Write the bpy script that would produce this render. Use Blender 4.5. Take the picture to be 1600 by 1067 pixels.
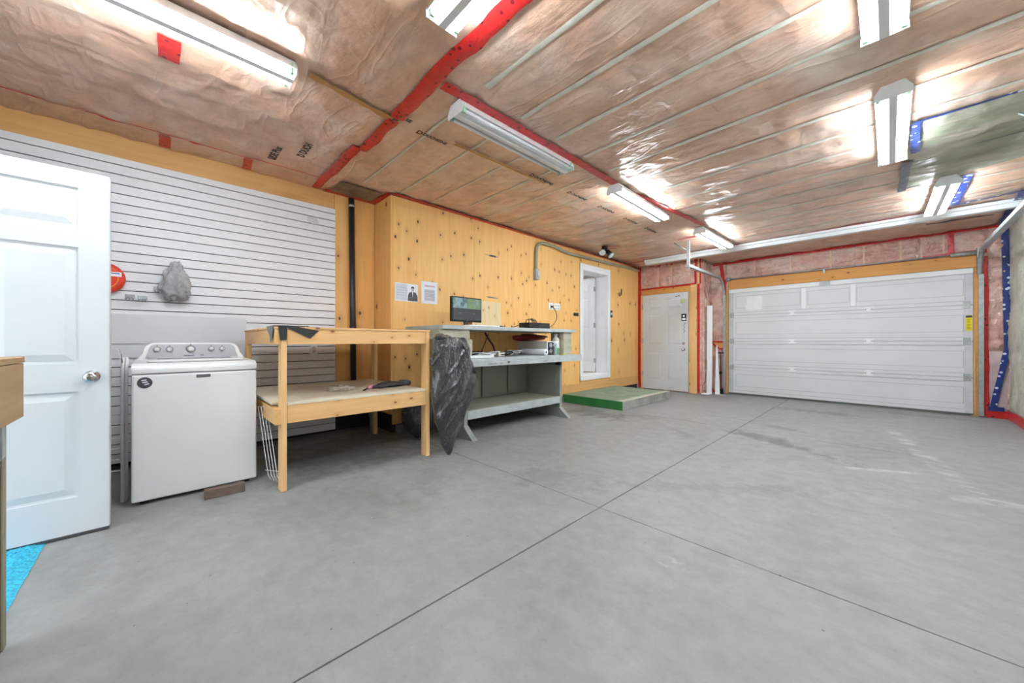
import bpy, bmesh, math, random
from mathutils import Vector, Matrix, noise
random.seed(7)
PI = math.pi
sc = bpy.context.scene
for o in list(bpy.data.objects): bpy.data.objects.remove(o)
C = sc.collection

# ------------------------------------------------------------------ camera, world, exposure
H = 1.07
cam_d = bpy.data.cameras.new('camera'); cam = bpy.data.objects.new('camera', cam_d); C.objects.link(cam)
cam_d.sensor_width = 36; cam_d.lens = 570/1600*36; cam_d.clip_start = 0.03; cam_d.clip_end = 200
cam.location = (0, 0, H); cam.rotation_euler = (PI/2, 0, math.radians(46))
sc.camera = cam
w = bpy.data.worlds.new('world'); sc.world = w; w.use_nodes = True
wb = w.node_tree.nodes['Background']; wb.inputs[0].default_value = (0.88, 0.94, 1.0, 1); wb.inputs[1].default_value = 1.6
sc.view_settings.view_transform = 'Standard'; sc.view_settings.look = 'None'
sc.view_settings.gamma = 1; sc.view_settings.use_curve_mapping = False
sc.view_settings.exposure = 1.46
TUBE = 40.0          # radiance of the lit fluorescent tubes

# ------------------------------------------------------------------ materials
def lin(c):
    r = []
    for v in c[:3]:
        v /= 255.0
        r.append(v/12.92 if v <= .04045 else ((v+.055)/1.055)**2.4)
    return (r[0], r[1], r[2], 1)
class NT:
    def __init__(s, name):
        s.m = bpy.data.materials.new(name); s.m.use_nodes = True
        s.t = s.m.node_tree; s.b = s.t.nodes['Principled BSDF']; s.out = s.t.nodes['Material Output']
    def n(s, kind, **kw):
        x = s.t.nodes.new(kind)
        for k, v in kw.items(): setattr(x, k, v)
        return x
    def l(s, a, b): s.t.links.new(a, b)
    def coord(s, scale=(1,1,1), rot=(0,0,0), loc=(0,0,0), src='Object', world=False):
        if world:
            g = s.n('ShaderNodeNewGeometry'); o = g.outputs['Position']
        else:
            o = s.n('ShaderNodeTexCoord').outputs[src]
        mp = s.n('ShaderNodeMapping'); mp.inputs['Scale'].default_value = scale
        mp.inputs['Rotation'].default_value = rot; mp.inputs['Location'].default_value = loc
        s.l(o, mp.inputs[0]); return mp.outputs[0]
    def noise(s, vec, scale, detail=4, rough=.55, dist=0):
        x = s.n('ShaderNodeTexNoise'); x.inputs['Scale'].default_value = scale; x.inputs['Detail'].default_value = detail
        x.inputs['Roughness'].default_value = rough; x.inputs['Distortion'].default_value = dist
        s.l(vec, x.inputs['Vector']); return x.outputs[0]
    def ramp(s, fac, stops, interp='LINEAR'):
        x = s.n('ShaderNodeValToRGB'); x.color_ramp.interpolation = interp
        e = x.color_ramp.elements
        while len(e) < len(stops): e.new(.5)
        for i, (p, c) in enumerate(stops):
            e[i].position = p; e[i].color = c if len(c) == 4 else (*c, 1)
        s.l(fac, x.inputs[0]); return x.outputs[0]
    def maprange(s, v, a, b, c=0, d=1):
        x = s.n('ShaderNodeMapRange'); x.inputs[1].default_value = a; x.inputs[2].default_value = b
        x.inputs[3].default_value = c; x.inputs[4].default_value = d; s.l(v, x.inputs[0]); return x.outputs[0]
    def math(s, op, a, b=None):
        x = s.n('ShaderNodeMath', operation=op)
        for i, v in enumerate((a, b)):
            if v is None: continue
            if isinstance(v, (int, float)): x.inputs[i].default_value = v
            else: s.l(v, x.inputs[i])
        return x.outputs[0]
    def mix(s, fac, a, b, mode='MIX'):
        x = s.n('ShaderNodeMix', data_type='RGBA', blend_type=mode)
        for i, v in ((0, fac), (6, a), (7, b)):
            if isinstance(v, (int, float)): x.inputs[i].default_value = v
            elif isinstance(v, tuple): x.inputs[i].default_value = v
            else: s.l(v, x.inputs[i])
        return x.outputs[2]
    def bump(s, h, strength=.3, dist=.01, prev=None):
        x = s.n('ShaderNodeBump'); x.inputs['Strength'].default_value = strength; x.inputs['Distance'].default_value = dist
        s.l(h, x.inputs['Height'])
        if prev: s.l(prev, x.inputs['Normal'])
        s.l(x.outputs[0], s.b.inputs['Normal']); return x.outputs[0]
    def col(s, v):
        if isinstance(v, tuple): s.b.inputs['Base Color'].default_value = v
        else: s.l(v, s.b.inputs['Base Color'])
    def set(s, **kw):
        for k, v in kw.items():
            i = s.b.inputs[k.replace('_', ' ')]
            if hasattr(v, 'is_linked') : s.l(v, i)
            else: i.default_value = v
_c = {}
def plain(name, rgb, rough=.5, metal=0, spec=.5, var=.06, vs=6, bump=0, emit=None, es=0, alpha=1, trans=0):
    if name in _c: return _c[name]
    t = NT(name); co = t.coord(); c = lin(rgb)
    n = t.noise(co, vs, 4)
    lo = tuple(max(0, x*(1-var*1.6)) for x in c[:3])+(1,); hi = tuple(min(1, x*(1+var)) for x in c[:3])+(1,)
    t.col(t.ramp(n, [(.3, lo), (.7, hi)]))
    t.set(Roughness=rough, Metallic=metal); t.b.inputs['Specular IOR Level'].default_value = spec
    if bump: t.bump(t.noise(co, vs*8, 3), bump, .005)
    if emit: t.b.inputs['Emission Color'].default_value = emit; t.b.inputs['Emission Strength'].default_value = es
    if alpha < 1: t.b.inputs['Alpha'].default_value = alpha
    if trans: t.b.inputs['Transmission Weight'].default_value = trans
    _c[name] = t.m; return t.m
def wood(name, a, b, grain='y', scale=1.0, knots=0, rough=.6, kc=(96,56,24), knot_d=3.2):
    """grain: axis along which the grain runs"""
    if name in _c: return _c[name]
    t = NT(name); k = {'x': (1, 14, 14), 'y': (14, 1, 14), 'z': (14, 14, 1)}[grain]
    co = t.coord(tuple(v*scale for v in k), world=True)
    n = t.noise(co, 1.6, 6, .6, .6); n2 = t.noise(t.coord((.9,.9,.9), world=True), 1.3, 2)
    base = t.ramp(n, [(.28, lin(a)), (.72, lin(b))])
    base = t.mix(t.maprange(n2, .3, .7, 0, .35), base, lin(tuple(x*.93 for x in b)), 'MIX')
    h = n
    if knots:
        s = {'x': (.55, 1, 1), 'y': (1, .55, 1), 'z': (1, 1, .62)}[grain]
        vo = t.n('ShaderNodeTexVoronoi', voronoi_dimensions='2D'); vo.inputs['Scale'].default_value = knot_d
        sx = t.n('ShaderNodeSeparateXYZ'); t.l(t.coord(tuple(s), world=True), sx.inputs[0]); cx = t.n('ShaderNodeCombineXYZ')
        t.l(t.math('ADD', sx.outputs[0], sx.outputs[1]), cx.inputs[0]); t.l(sx.outputs[2], cx.inputs[1]); t.l(cx.outputs[0], vo.inputs['Vector'])
        d = vo.outputs['Distance']; sep = t.n('ShaderNodeSeparateColor'); t.l(vo.outputs['Color'], sep.inputs[0])
        on = t.math('LESS_THAN', sep.outputs[0], knots)
        r = t.maprange(sep.outputs[1], 0, 1, .03, .085)
        dark = t.math('MULTIPLY', on, t.math('LESS_THAN', d, r))
        halo = t.math('MULTIPLY', on, t.maprange(d, .04, .26, .38, 0))
        base = t.mix(halo, base, lin((186,122,58))); base = t.mix(dark, base, lin(kc))
    t.col(base); t.set(Roughness=rough); t.bump(h, .12, .004)
    _c[name] = t.m; return t.m

M_white = plain('white_paint', (236,238,240), .42, var=.02)
M_door = plain('door_paint', (212,216,219), .38, var=.025, vs=2)
M_gdoor = plain('garage_door_steel', (222,222,226), .5, var=.03, vs=1.5)
M_app = plain('washer_enamel', (232,233,233), .25, var=.01)
M_chrome = plain('chrome', (205,205,208), .18, metal=1, var=.02)
M_galv = plain('galvanised_steel', (172,178,178), .42, metal=.55, var=.12, vs=22)
M_black = plain('black_plastic', (22,22,24), .4, var=.1)
M_dark = plain('dark_gap', (40,38,36), .9, var=.1)
M_slat = plain('slatwall_laminate', (226,226,229), .45, var=.015, vs=3)
M_slatgrey = plain('grey_laminate', (214,215,219), .5, var=.03, vs=2)
M_groove = plain('slat_groove', (78,70,62), .8, var=.1)
M_ply = wood('plywood', (230,170,94), (246,198,124), 'z', 1.0, .60, .55, (98,60,30), 6.2)
M_ply2 = wood('plywood_clean', (230,172,98), (244,194,122), 'z', 1.0, .22, .55, (110,70,36), 4.0)
M_plyh = wood('plywood_header', (204,142,70), (220,160,88), 'x', 1.0, .35, .6, (96,56,24), 8)
M_plyy = wood('plywood_band', (208,154,90), (222,174,110), 'y', 1.0, .3, .55, (110,66,32), 2.8)
M_pine = wood('pine_board', (220,168,104), (238,194,136), 'y', .9, .62, .55, (150,92,44), 8.5)
M_pinez = wood('pine_post', (222,172,108), (240,198,142), 'z', .9, .2, .55, (150,92,44), 7)
M_pinex = wood('pine_side', (218,168,104), (236,190,132), 'x', .9, .2, .55)
M_shelf = wood('worn_shelf_board', (216,206,180), (232,224,204), 'y', .6, .1, .55, (150,120,80))
M_old = wood('weathered_board', (142,116,84), (176,146,108), 'x', .9, .3, .7, (70,48,30))
M_oldz = wood('weathered_post', (120,114,92), (150,146,124), 'z', .9, .2, .75, (80,60,40))
M_oldd = wood('dark_post_side', (70,56,32), (104,86,54), 'z', .9, .3, .8, (48,32,20))
M_bgrey = plain('grey_bench_paint', (146,152,146), .55, var=.09, vs=9, bump=.05)
M_bgrey2 = plain('grey_bench_top', (178,184,184), .5, var=.1, vs=8)
M_bgreyd = plain('grey_green_panel', (146,151,140), .6, var=.06, vs=3)
M_paper = plain('paper', (236,238,244), .7, var=.01)

def film(name, a, b, c, wr=1.0, rough=.3, sc_=(1,1,1)):
    """insulation batts behind clear polyethylene sheet: mottled colour below, wrinkled glossy film"""
    t = NT(name); co = t.coord(sc_, world=True)
    n1 = t.noise(co, 1.5, 3, .5, .6); n2 = t.noise(co, 5.5, 5, .6, .4)
    base = t.ramp(n1, [(.34, lin(a)), (.5, lin(b)), (.66, lin(c))])
    base = t.mix(t.maprange(n2, .42, .66, 0, .6), base, lin(tuple(x*.88 for x in a)))
    n4 = t.noise(t.coord((1,1.2,1), loc=(5,3,1), world=True), 3.4, 5, .6, .6)
    base = t.mix(t.maprange(n4, .60, .72, 0, .40), base, lin(tuple(x*.66 for x in a)))
    # milky sheen of the film, painted into the colour in random patches
    n3 = t.noise(t.coord((1,1.8,1.8), rot=(0,0,.5), world=True), 1.6, 3, .5, .3)
    base = t.mix(t.maprange(n3, .50, .70, 0, .45), base, lin((224,212,200)))
    t.col(base); t.set(Roughness=rough); t.b.inputs['Specular IOR Level'].default_value = .6
    h = t.math('ADD', t.noise(t.coord((1.0,2.4,2), rot=(0,0,.3), world=True), 2.6, 4, .5, .5), t.noise(t.coord((3.4,1.2,2), rot=(0,0,-.5), loc=(7,2,0), world=True), 2.0, 3, .5, .5))
    cr = t.noise(t.coord((1.0,3.2,2), rot=(0,0,-.15), loc=(2,9,4), world=True), 1.3, 2, .5, .9)
    cr = t.math('POWER', t.math('MAXIMUM', t.math('SUBTRACT', 1.0, t.math('MULTIPLY', t.math('ABSOLUTE', t.math('SUBTRACT', cr, .53)), 14.0)), 0.0), 1.5)
    h = t.math('ADD', t.math('ADD', h, t.math('MULTIPLY', cr, .22)), t.math('MULTIPLY', t.noise(t.coord((1,1,1), world=True), 8, 4, .6), .5))
    t.bump(h, .46*wr, .035)
    return t.m
M_film = film('vapour_film_over_insulation', (204,166,142), (220,180,156), (216,190,172))
M_filmw = film('wall_film_over_insulation', (208,158,144), (222,176,162), (216,184,172), 2.6, .17, (1.4,1.4,1.4))
M_filmg = film('green_film', (132,134,112), (150,152,130), (168,168,150), .9, .3)
M_filmr = film('right_wall_film', (190,190,176), (202,202,190), (182,182,168), .7, .35)
M_joist = plain('film_on_joist', (212,210,196), .42, var=.09, vs=14)

def tape_mat(name, base, mark, thr, sc_, rough=.28):
    t = NT(name); vo = t.n('ShaderNodeTexVoronoi'); vo.inputs['Scale'].default_value = sc_
    t.l(t.coord((1,1,1), world=True), vo.inputs['Vector'])
    m = t.math('LESS_THAN', vo.outputs['Distance'], thr)
    n = t.noise(t.coord(world=True), 14, 3)
    b = t.mix(t.maprange(n, .35, .7, 0, .5), lin(base), lin(tuple(x*.72 for x in base)))
    t.col(t.mix(m, b, lin(mark))); t.set(Roughness=rough)
    t.bump(t.noise(t.coord(world=True), 22, 4), .5, .01); return t.m
M_red = tape_mat('red_sheathing_tape', (206,38,38), (96,14,24), .22, 17)
M_blue = tape_mat('blue_sheathing_tape', (30,54,122), (214,222,236), .24, 15)
M_greyt = tape_mat('grey_blue_tape', (84,92,104), (60,66,78), .2, 10)

# ------------------------------------------------------------------ mesh builder
ORI = {}
class MB:
    def __init__(s): s.bm = bmesh.new(); s.M = Matrix.Identity(4); s.smooth = False
    def _v(s, p): return s.bm.verts.new(s.M @ Vector(p))
    def face(s, pts):
        try: return s.bm.faces.new([s._v(p) for p in pts])
        except ValueError: return None
    def box(s, x0, x1, y0, y1, z0, z1, bev=0):
        b = bmesh.new(); bmesh.ops.create_cube(b, size=1)
        for v in b.verts:
            v.co = Vector((x0+(v.co.x+.5)*(x1-x0), y0+(v.co.y+.5)*(y1-y0), z0+(v.co.z+.5)*(z1-z0)))
        if bev: bmesh.ops.bevel(b, geom=list(b.edges), offset=bev, segments=2, profile=.5, affect='EDGES')
        s._merge(b); return s
    def _merge(s, b):
        mp = {v: s._v(v.co) for v in b.verts}
        for f in b.faces:
            try: n = s.bm.faces.new([mp[v] for v in f.verts]); n.smooth = f.smooth
            except ValueError: pass
        b.free()
    def cyl(s, p0, p1, r0, r1=None, n=16, cap=True, smooth=True):
        r1 = r0 if r1 is None else r1
        p0, p1 = Vector(p0), Vector(p1); d = (p1-p0).normalized()
        a = d.orthogonal().normalized(); c = d.cross(a)
        A = [s._v(p0+(a*math.cos(2*PI*i/n)+c*math.sin(2*PI*i/n))*r0) for i in range(n)]
        B = [s._v(p1+(a*math.cos(2*PI*i/n)+c*math.sin(2*PI*i/n))*r1) for i in range(n)]
        for i in range(n):
            f = s.bm.faces.new([A[i], A[(i+1) % n], B[(i+1) % n], B[i]]); f.smooth = smooth
        if cap: s.bm.faces.new(A[::-1]); s.bm.faces.new(B)
        return s
    def tube(s, pts, r, n=8, closed=False):
        pts = [Vector(p) for p in pts]; m = len(pts); rings = []
        ref = None
        for i, p in enumerate(pts):
            a = pts[i-1] if (i > 0 or closed) else pts[i]; b = pts[(i+1) % m] if (i < m-1 or closed) else pts[i]
            d = (b-a).normalized()
            if ref is None: ref = d.orthogonal().normalized()
            u = (ref - d*ref.dot(d)); u = u.normalized() if u.length > 1e-5 else d.orthogonal().normalized(); ref = u
            c = d.cross(u); rr = r(i/(m-1)) if callable(r) else r
            rings.append([s._v(p+(u*math.cos(2*PI*k/n)+c*math.sin(2*PI*k/n))*rr) for k in range(n)])
        for i in range(m if closed else m-1):
            A, B = rings[i], rings[(i+1) % m]
            for k in range(n):
                f = s.bm.faces.new([A[k], A[(k+1) % n], B[(k+1) % n], B[k]]); f.smooth = True
        if not closed: s.bm.faces.new(rings[0][::-1]); s.bm.faces.new(rings[-1])
        return s
    def lathe(s, prof, origin=(0,0,0), axis='z', n=24):
        O = Vector(origin); ax = {'x': (Vector((1,0,0)), Vector((0,1,0)), Vector((0,0,1))), 'y': (Vector((0,1,0)), Vector((0,0,1)), Vector((1,0,0))), 'z': (Vector((0,0,1)), Vector((1,0,0)), Vector((0,1,0)))}[axis]
        rings = []
        for r, h in prof:
            rings.append([s._v(O+ax[0]*h+(ax[1]*math.cos(2*PI*k/n)+ax[2]*math.sin(2*PI*k/n))*max(r, 1e-4)) for k in range(n)])
        for A, B in zip(rings, rings[1:]):
            for k in range(n):
                f = s.bm.faces.new([A[k], A[(k+1) % n], B[(k+1) % n], B[k]]); f.smooth = True
        s.bm.faces.new(rings[0][::-1]); s.bm.faces.new(rings[-1]); return s
    def prism(s, pts, d):
        """closed polygon (3D points, planar) extruded by vector d"""
        d = Vector(d); A = [s._v(p) for p in pts]; B = [s._v(Vector(p)+d) for p in pts]; n = len(pts)
        s.bm.faces.new(A[::-1]); s.bm.faces.new(B)
        for i in range(n): s.bm.faces.new([A[i], A[(i+1) % n], B[(i+1) % n], B[i]])
        return s
    def grid(s, nx, ny, fn, smooth=True):
        V = [[s._v(fn(i/nx, j/ny)) for j in range(ny+1)] for i in range(nx+1)]
        for i in range(nx):
            for j in range(ny):
                f = s.bm.faces.new([V[i][j], V[i+1][j], V[i+1][j+1], V[i][j+1]]); f.smooth = smooth
        return s
    def build(s, name, mat, parent=None):
        bmesh.ops.recalc_face_normals(s.bm, faces=s.bm.faces)
        if parent is None:
            xs = [v.co for v in s.bm.verts]
            lo = Vector([min(c[i] for c in xs) for i in range(3)]); hi = Vector([max(c[i] for c in xs) for i in range(3)])
            org = Vector(((lo.x+hi.x)/2, (lo.y+hi.y)/2, lo.z))
        else: org = ORI[parent.name]
        for v in s.bm.verts: v.co -= org
        me = bpy.data.meshes.new(name); s.bm.to_mesh(me); s.bm.free()
        if mat: me.materials.append(mat)
        o = bpy.data.objects.new(name, me); C.objects.link(o)
        if parent is None: o.location = org
        else: o.parent = parent
        ORI[o.name] = org.copy(); return o
def tag(o, label, cat=None, group=None, kind=None):
    if label: o['label'] = label
    if cat: o['category'] = cat
    if group: o['group'] = group
    if kind: o['kind'] = kind
    return o
def thing(name, loc, label, cat, group=None, kind=None):
    o = bpy.data.objects.new(name, None); C.objects.link(o); o.location = loc; o.empty_display_size = .05
    ORI[o.name] = Vector(loc); return tag(o, label, cat, group, kind)
def box(name, mat, parent, *a, bev=0): return MB().box(*a, bev=bev).build(name, mat, parent)
def struct(name, mat, *a): o = box(name, mat, None, *a); o['kind'] = 'structure'; return o
def sub(o, parent): return o
def dup(o, parent=None):
    c = o.copy(); C.objects.link(c); c.parent = parent
    for ch in list(o.children): dup(ch, c)
    return c
def text(s, size, M, mat, name, parent, depth=.0006, sx=1.0):
    cu = bpy.data.curves.new('txt', 'FONT'); cu.body = s; cu.size = size; cu.extrude = depth; cu.resolution_u = 3; cu.offset = size*.034
    t = bpy.data.objects.new('txt', cu); C.objects.link(t); bpy.context.view_layer.update()
    dg = bpy.context.evaluated_depsgraph_get(); me = bpy.data.meshes.new_from_object(t.evaluated_get(dg))
    bpy.data.objects.remove(t)
    me.transform(Matrix.Diagonal((sx, 1, 1, 1))); me.transform(M); me.transform(Matrix.Translation(-ORI[parent.name]))
    me.name = name; me.materials.clear(); me.materials.append(mat)
    o = bpy.data.objects.new(name, me); C.objects.link(o); o.parent = parent; ORI[o.name] = ORI[parent.name].copy(); return o
def frame(origin, ex, ey, ez):
    M = Matrix.Identity(4)
    for i, v in enumerate((ex, ey, ez)):
        for j in range(3): M[j][i] = v[j]
    for j in range(3): M[j][3] = origin[j]
    return M
def ribbon(p0, p1, wdir, wid, nrm, mat, parent, name='tape_strip', jit=.5, seg=.05, bulge=0, zf=None):
    p0, p1, wdir, nrm = Vector(p0), Vector(p1), Vector(wdir), Vector(nrm)
    L = (p1-p0).length; n = max(2, int(L/seg)); b = MB(); R = []
    sd = random.random()*90
    for i in range(n+1):
        t = i/n; c = p0.lerp(p1, t)
        o1 = noise.noise(Vector((t*L*2.2, sd, 0)))*wid*.22*jit; o2 = noise.noise(Vector((t*L*7, sd, 5)))*wid*.12*jit
        o3 = noise.noise(Vector((t*L*7, sd, 9)))*wid*.12*jit
        z1 = .003+abs(noise.noise(Vector((t*L*9, sd, 13))))*.006*jit; z2 = .003+abs(noise.noise(Vector((t*L*9, sd, 17))))*.006*jit
        R.append((b._v(c+wdir*(o1+o2-wid/2)+nrm*z1), b._v(c+wdir*o1+nrm*(.006+bulge)), b._v(c+wdir*(o1+o3+wid/2)+nrm*z2)))
    if zf:
        for tri in R:
            for v in tri: v.co.z = min(v.co.z, zf(v.co.x, v.co.y)-.004-(bulge if v is tri[1] else 0))
    for a, c in zip(R, R[1:]):
        for k in (0, 1):
            f = b.bm.faces.new([a[k], c[k], c[k+1], a[k+1]]); f.smooth = True
    return b.build(name, mat, parent)

# ------------------------------------------------------------------ floor
def concrete():
    t = NT('concrete_floor'); co = t.coord(world=True)
    n = t.noise(co, 1.1, 6, .6, .4); n2 = t.noise(co, 9, 6, .65); n3 = t.noise(t.coord((1,.35,1), rot=(0,0,.6), world=True), 3.2, 6, .6, .7)
    base = t.ramp(n, [(.3, lin((120,121,118))), (.7, lin((147,148,146)))])
    base = t.mix(t.maprange(n2, .38, .66, 0, .35), base, lin((162,163,162)))
    n5 = t.noise(t.coord((1,2.2,1), rot=(0,0,-.7), world=True), 4.5, 6, .62, .3); base = t.mix(t.maprange(n5, .50, .72, 0, .28), base, lin((112,112,109)))
    n6 = t.noise(co, 45, 4, .7); base = t.mix(t.maprange(n6, .55, .75, 0, .35), base, lin((112,112,108)))
    base = t.mix(t.maprange(n3, .50, .75, 0, .45), base, lin((128,128,124)))
    # stains and toned patches with their own outline: (x, y, rx, ry, angle, strength, colour)
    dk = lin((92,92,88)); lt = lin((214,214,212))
    for x, y, rx, ry, a, k, cc in [(-1.9,2.2,.35,.22,.4,.30,dk),(-2.5,1.5,.4,.12,-.6,.25,dk),(-.80,4.72,.62,.16,-.5,.75,dk),(-1.0,5.55,.30,.10,-.3,.5,dk),(-.72,7.2,.55,.16,0,.6,dk),(-3.0,4.66,.60,.28,.1,.7,dk),  # last entry is the dark patch in front of the step
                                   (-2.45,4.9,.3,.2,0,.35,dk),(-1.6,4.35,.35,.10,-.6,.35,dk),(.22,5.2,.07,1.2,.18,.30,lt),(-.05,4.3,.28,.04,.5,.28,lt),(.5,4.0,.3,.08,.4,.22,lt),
                                   (-.741,1.782,.055,.045,0,.55,lt),(-3.7,1.2,.7,.9,0,.55,dk),(-3.9,3.2,.5,1.0,0,.55,dk),(.3,7.9,.6,.12,0,.4,dk),(-.9,2.9,.7,.12,.7,.25,dk)]:  # the two wide ellipses under pine table and workbench paint in shade
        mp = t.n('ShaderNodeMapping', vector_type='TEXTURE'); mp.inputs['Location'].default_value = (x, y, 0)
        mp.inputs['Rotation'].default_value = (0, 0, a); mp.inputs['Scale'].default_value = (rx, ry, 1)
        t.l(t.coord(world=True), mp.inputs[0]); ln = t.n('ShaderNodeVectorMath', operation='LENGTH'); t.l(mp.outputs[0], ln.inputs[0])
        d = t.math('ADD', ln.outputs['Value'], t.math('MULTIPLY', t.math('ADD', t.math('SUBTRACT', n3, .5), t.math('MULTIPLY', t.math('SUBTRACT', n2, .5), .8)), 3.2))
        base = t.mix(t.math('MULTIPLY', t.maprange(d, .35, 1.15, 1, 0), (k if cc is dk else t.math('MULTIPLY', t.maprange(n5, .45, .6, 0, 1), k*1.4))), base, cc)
    # small specks and chips
    vo = t.n('ShaderNodeTexVoronoi'); vo.voronoi_dimensions = '2D'; vo.inputs['Scale'].default_value = 5.5; t.l(t.coord((1,1,0), world=True), vo.inputs['Vector'])
    sp = t.n('ShaderNodeSeparateColor'); t.l(vo.outputs['Color'], sp.inputs[0])
    m = t.math('MULTIPLY', t.math('LESS_THAN', sp.outputs[0], .13), t.math('LESS_THAN', t.math('ADD', vo.outputs['Distance'], t.math('MULTIPLY', n2, .09)), .075))
    base = t.mix(t.math('MULTIPLY', m, .7), base, lin((96,90,82)))
    t.col(base); t.set(Roughness=t.maprange(n, .3, .7, .42, .62)); t.b.inputs['Specular IOR Level'].default_value = .35
    t.bump(n2, .12, .004); return t.m
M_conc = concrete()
floor = struct('floor', plain('joint_bottom', (70,70,68), .9), -4.7, 1.3, -1.3, 8.6, -.15, -.02)
for y0, y1 in ((-1.3, 2.04), (2.04, 5.10), (5.10, 8.6)):
    for x0, x1 in ((-4.7, -1.30), (-1.30, 1.3)):
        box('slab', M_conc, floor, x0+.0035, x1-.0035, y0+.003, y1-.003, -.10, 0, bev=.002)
outside = struct('ground', M_conc, -12, 8, -9, -1.31, -.16, -.03)

# ------------------------------------------------------------------ ceiling
CZ = 2.80
JY = [1.60+.418*k for k in range(15)]
def ceil_z(x, y):
    base = CZ - max(0, y-7.55)*.115
    d = min(abs(y-j) for j in JY) if y > 1.4 else .2
    slack = min(1, d/.12)
    n = noise.noise(Vector((x*1.6+y*.5, y*2.6, 3.1)))
    r1 = 1-abs(noise.noise(Vector((x*1.1+y*.8, y*4.5-x, .3))))*2.2
    r2 = 1-abs(noise.noise(Vector((x*5.2+y*.6, y*1.3, 7.3))))*2.4
    r3 = 1-abs(noise.noise(Vector((x*2.1-y*1.3, y*2.0+x*.7, 11.3))))*2.6
    a = 1.0 if y > 3.2 else .6
    if y < 1.27: a = 1.25
    a *= max(.2, min(1, math.hypot((x+3.8)/.55, (y-.95)/.5)-.2)) if (x < -3 and y < 1.6) else 1
    if -2.80 < x < -2.44: a *= .3
    return base - slack*a*(.005+.006*n+.012*max(0, r1)**4+.009*max(0, r2)**4+.010*max(0, r3)**3) + .004
ceiling = MB().grid(176, 300, lambda u, v: ((lambda x, y: (x, y, ceil_z(x, y)))(-4.6+5.85*u, -1.3+9.9*v))).build('ceiling', M_film); ceiling['kind'] = 'structure'
for j in JY[:14]:
    def mk(x0, x1, wd):
        b = MB(); zz = CZ - max(0, j-7.55)*.115
        b.grid(60, 2, lambda u, v: (x0+(x1-x0)*u, j+(v-.5)*wd*(.8+.4*noise.noise(Vector((u*9, j, 2))))+.006*noise.noise(Vector((u*7, j*3, 1))), zz-.004-.003*(1-abs(2*v-1))))
        return b.build('joist_strip', M_joist, ceiling)
    mk(-1.98 if j > 1.7 else -1.9, 1.14, .050)
    mk(-3.98, -2.12, .026)
# greenish hatch film
hatch = MB().grid(40, 60, lambda u, v: (.12+1.02*u, 4.25+1.75*v-.30*u*v, ceil_z(.12+1.02*u, 4.25+1.75*v-.30*u*v)-.010-.006*abs(noise.noise(Vector((u*3, v*7, 0)))))).build('patch_film', M_filmg, ceiling)
hatch['label'] = 'olive green plastic film patch'
MB().grid(10, 10, lambda u, v: (-4.42+.34*u, 1.40+.46*v, 2.782-.006*noise.noise(Vector((u*3, v*3, 0))))).build('patch_film', plain('grey_plastic_film', (120,112,102), .3, var=.3, vs=8), ceiling)
DN = (0, 0, -1)
def ct(x0, y0, x1, y1, wid, mat=M_red, z=2.786, jit=.5, bulge=0):
    d = Vector((x1-x0, y1-y0, 0)).normalized(); return ribbon((x0, y0, z), (x1, y1, z - max(0, y1-7.55)*.115), (-d.y, d.x, 0), wid, DN, mat, ceiling, jit=jit, bulge=bulge, zf=ceil_z)
ct(-.9, 1.275, -2.62, 1.30, .11, jit=1.2, bulge=.012); ct(-2.66, 1.31, -3.28, 1.315, .085, jit=1.4, bulge=.008); ct(-3.25, 1.24, -4.44, 1.26, .09, jit=1, bulge=.004)
ct(-2.08, 1.36, -2.07, 3.62, .085, jit=.7); ct(-2.09, 3.62, -1.90, 5.75, .07, jit=.8)
ct(-4.09, 7.42, -2.8, 7.43, .06); ct(-2.35, 7.34, -1.85, 7.36, .07); ct(-1.85, 7.40, .33, 7.33, .05, jit=.9); ct(-2.5, 6.3, -2.05, 6.28, .05)
ct(-4.00, 1.95, -4.00, 7.9, .065); ct(-4.44, 1.33, -4.44, 1.93, .09); ct(-4.44, 1.90, -4.02, 1.93, .07)
ct(-4.2, .03, -4.44, .03, .075); ct(-4.18, .60, -4.44, .62, .07); ct(-4.15, -1, -4.16, .62, .014); ct(-4.14, .62, -4.13, 1.2, .014); ct(-2.82, .04, -3.05, .035, .10)
ct(-2.6, 7.97, 1.13, 8.36, .001); ct(-2.6, 8.375, 1.10, 8.385, .055, z=2.784); ct(-2.62, 7.6, 1.1, 7.72, .018)
ct(-3.6, 5.72, -3.38, 5.95, .05, jit=1.5); ct(-3.7, 5.9, -3.5, 6.05, .05, jit=1.5); ct(-4.0, 7.2, -3.2, 7.15, .03, jit=1)
ct(.14, 4.24, .16, 4.9, .06, M_blue, z=2.775); ct(.12, 5.10, .09, 6.05, .07, M_greyt, z=2.775); ct(.13, 4.23, 1.13, 4.18, .035, M_blue, z=2.775); ct(.07, 5.98, .62, 5.92, .03, M_greyt, z=2.775)
ct(.555, 5.95, .56, 7.15, .075, M_blue, z=2.78); ct(.56, 7.15, 1.13, 7.02, .07, M_blue, z=2.78); ct(.62, 6.75, 1.14, 6.7, .02, M_greyt, z=2.78)
ct(.36, 7.9, .95, 7.92, .05, M_greyt, z=2.79); ct(1.08, 7.0, 1.08, 8.38, .10, M_blue, z=2.784)
ct(.52, 5.05, .80, 5.02, .02, M_greyt, z=2.775)
ct(.36, 7.34, .55, 7.33, .08)
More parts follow.
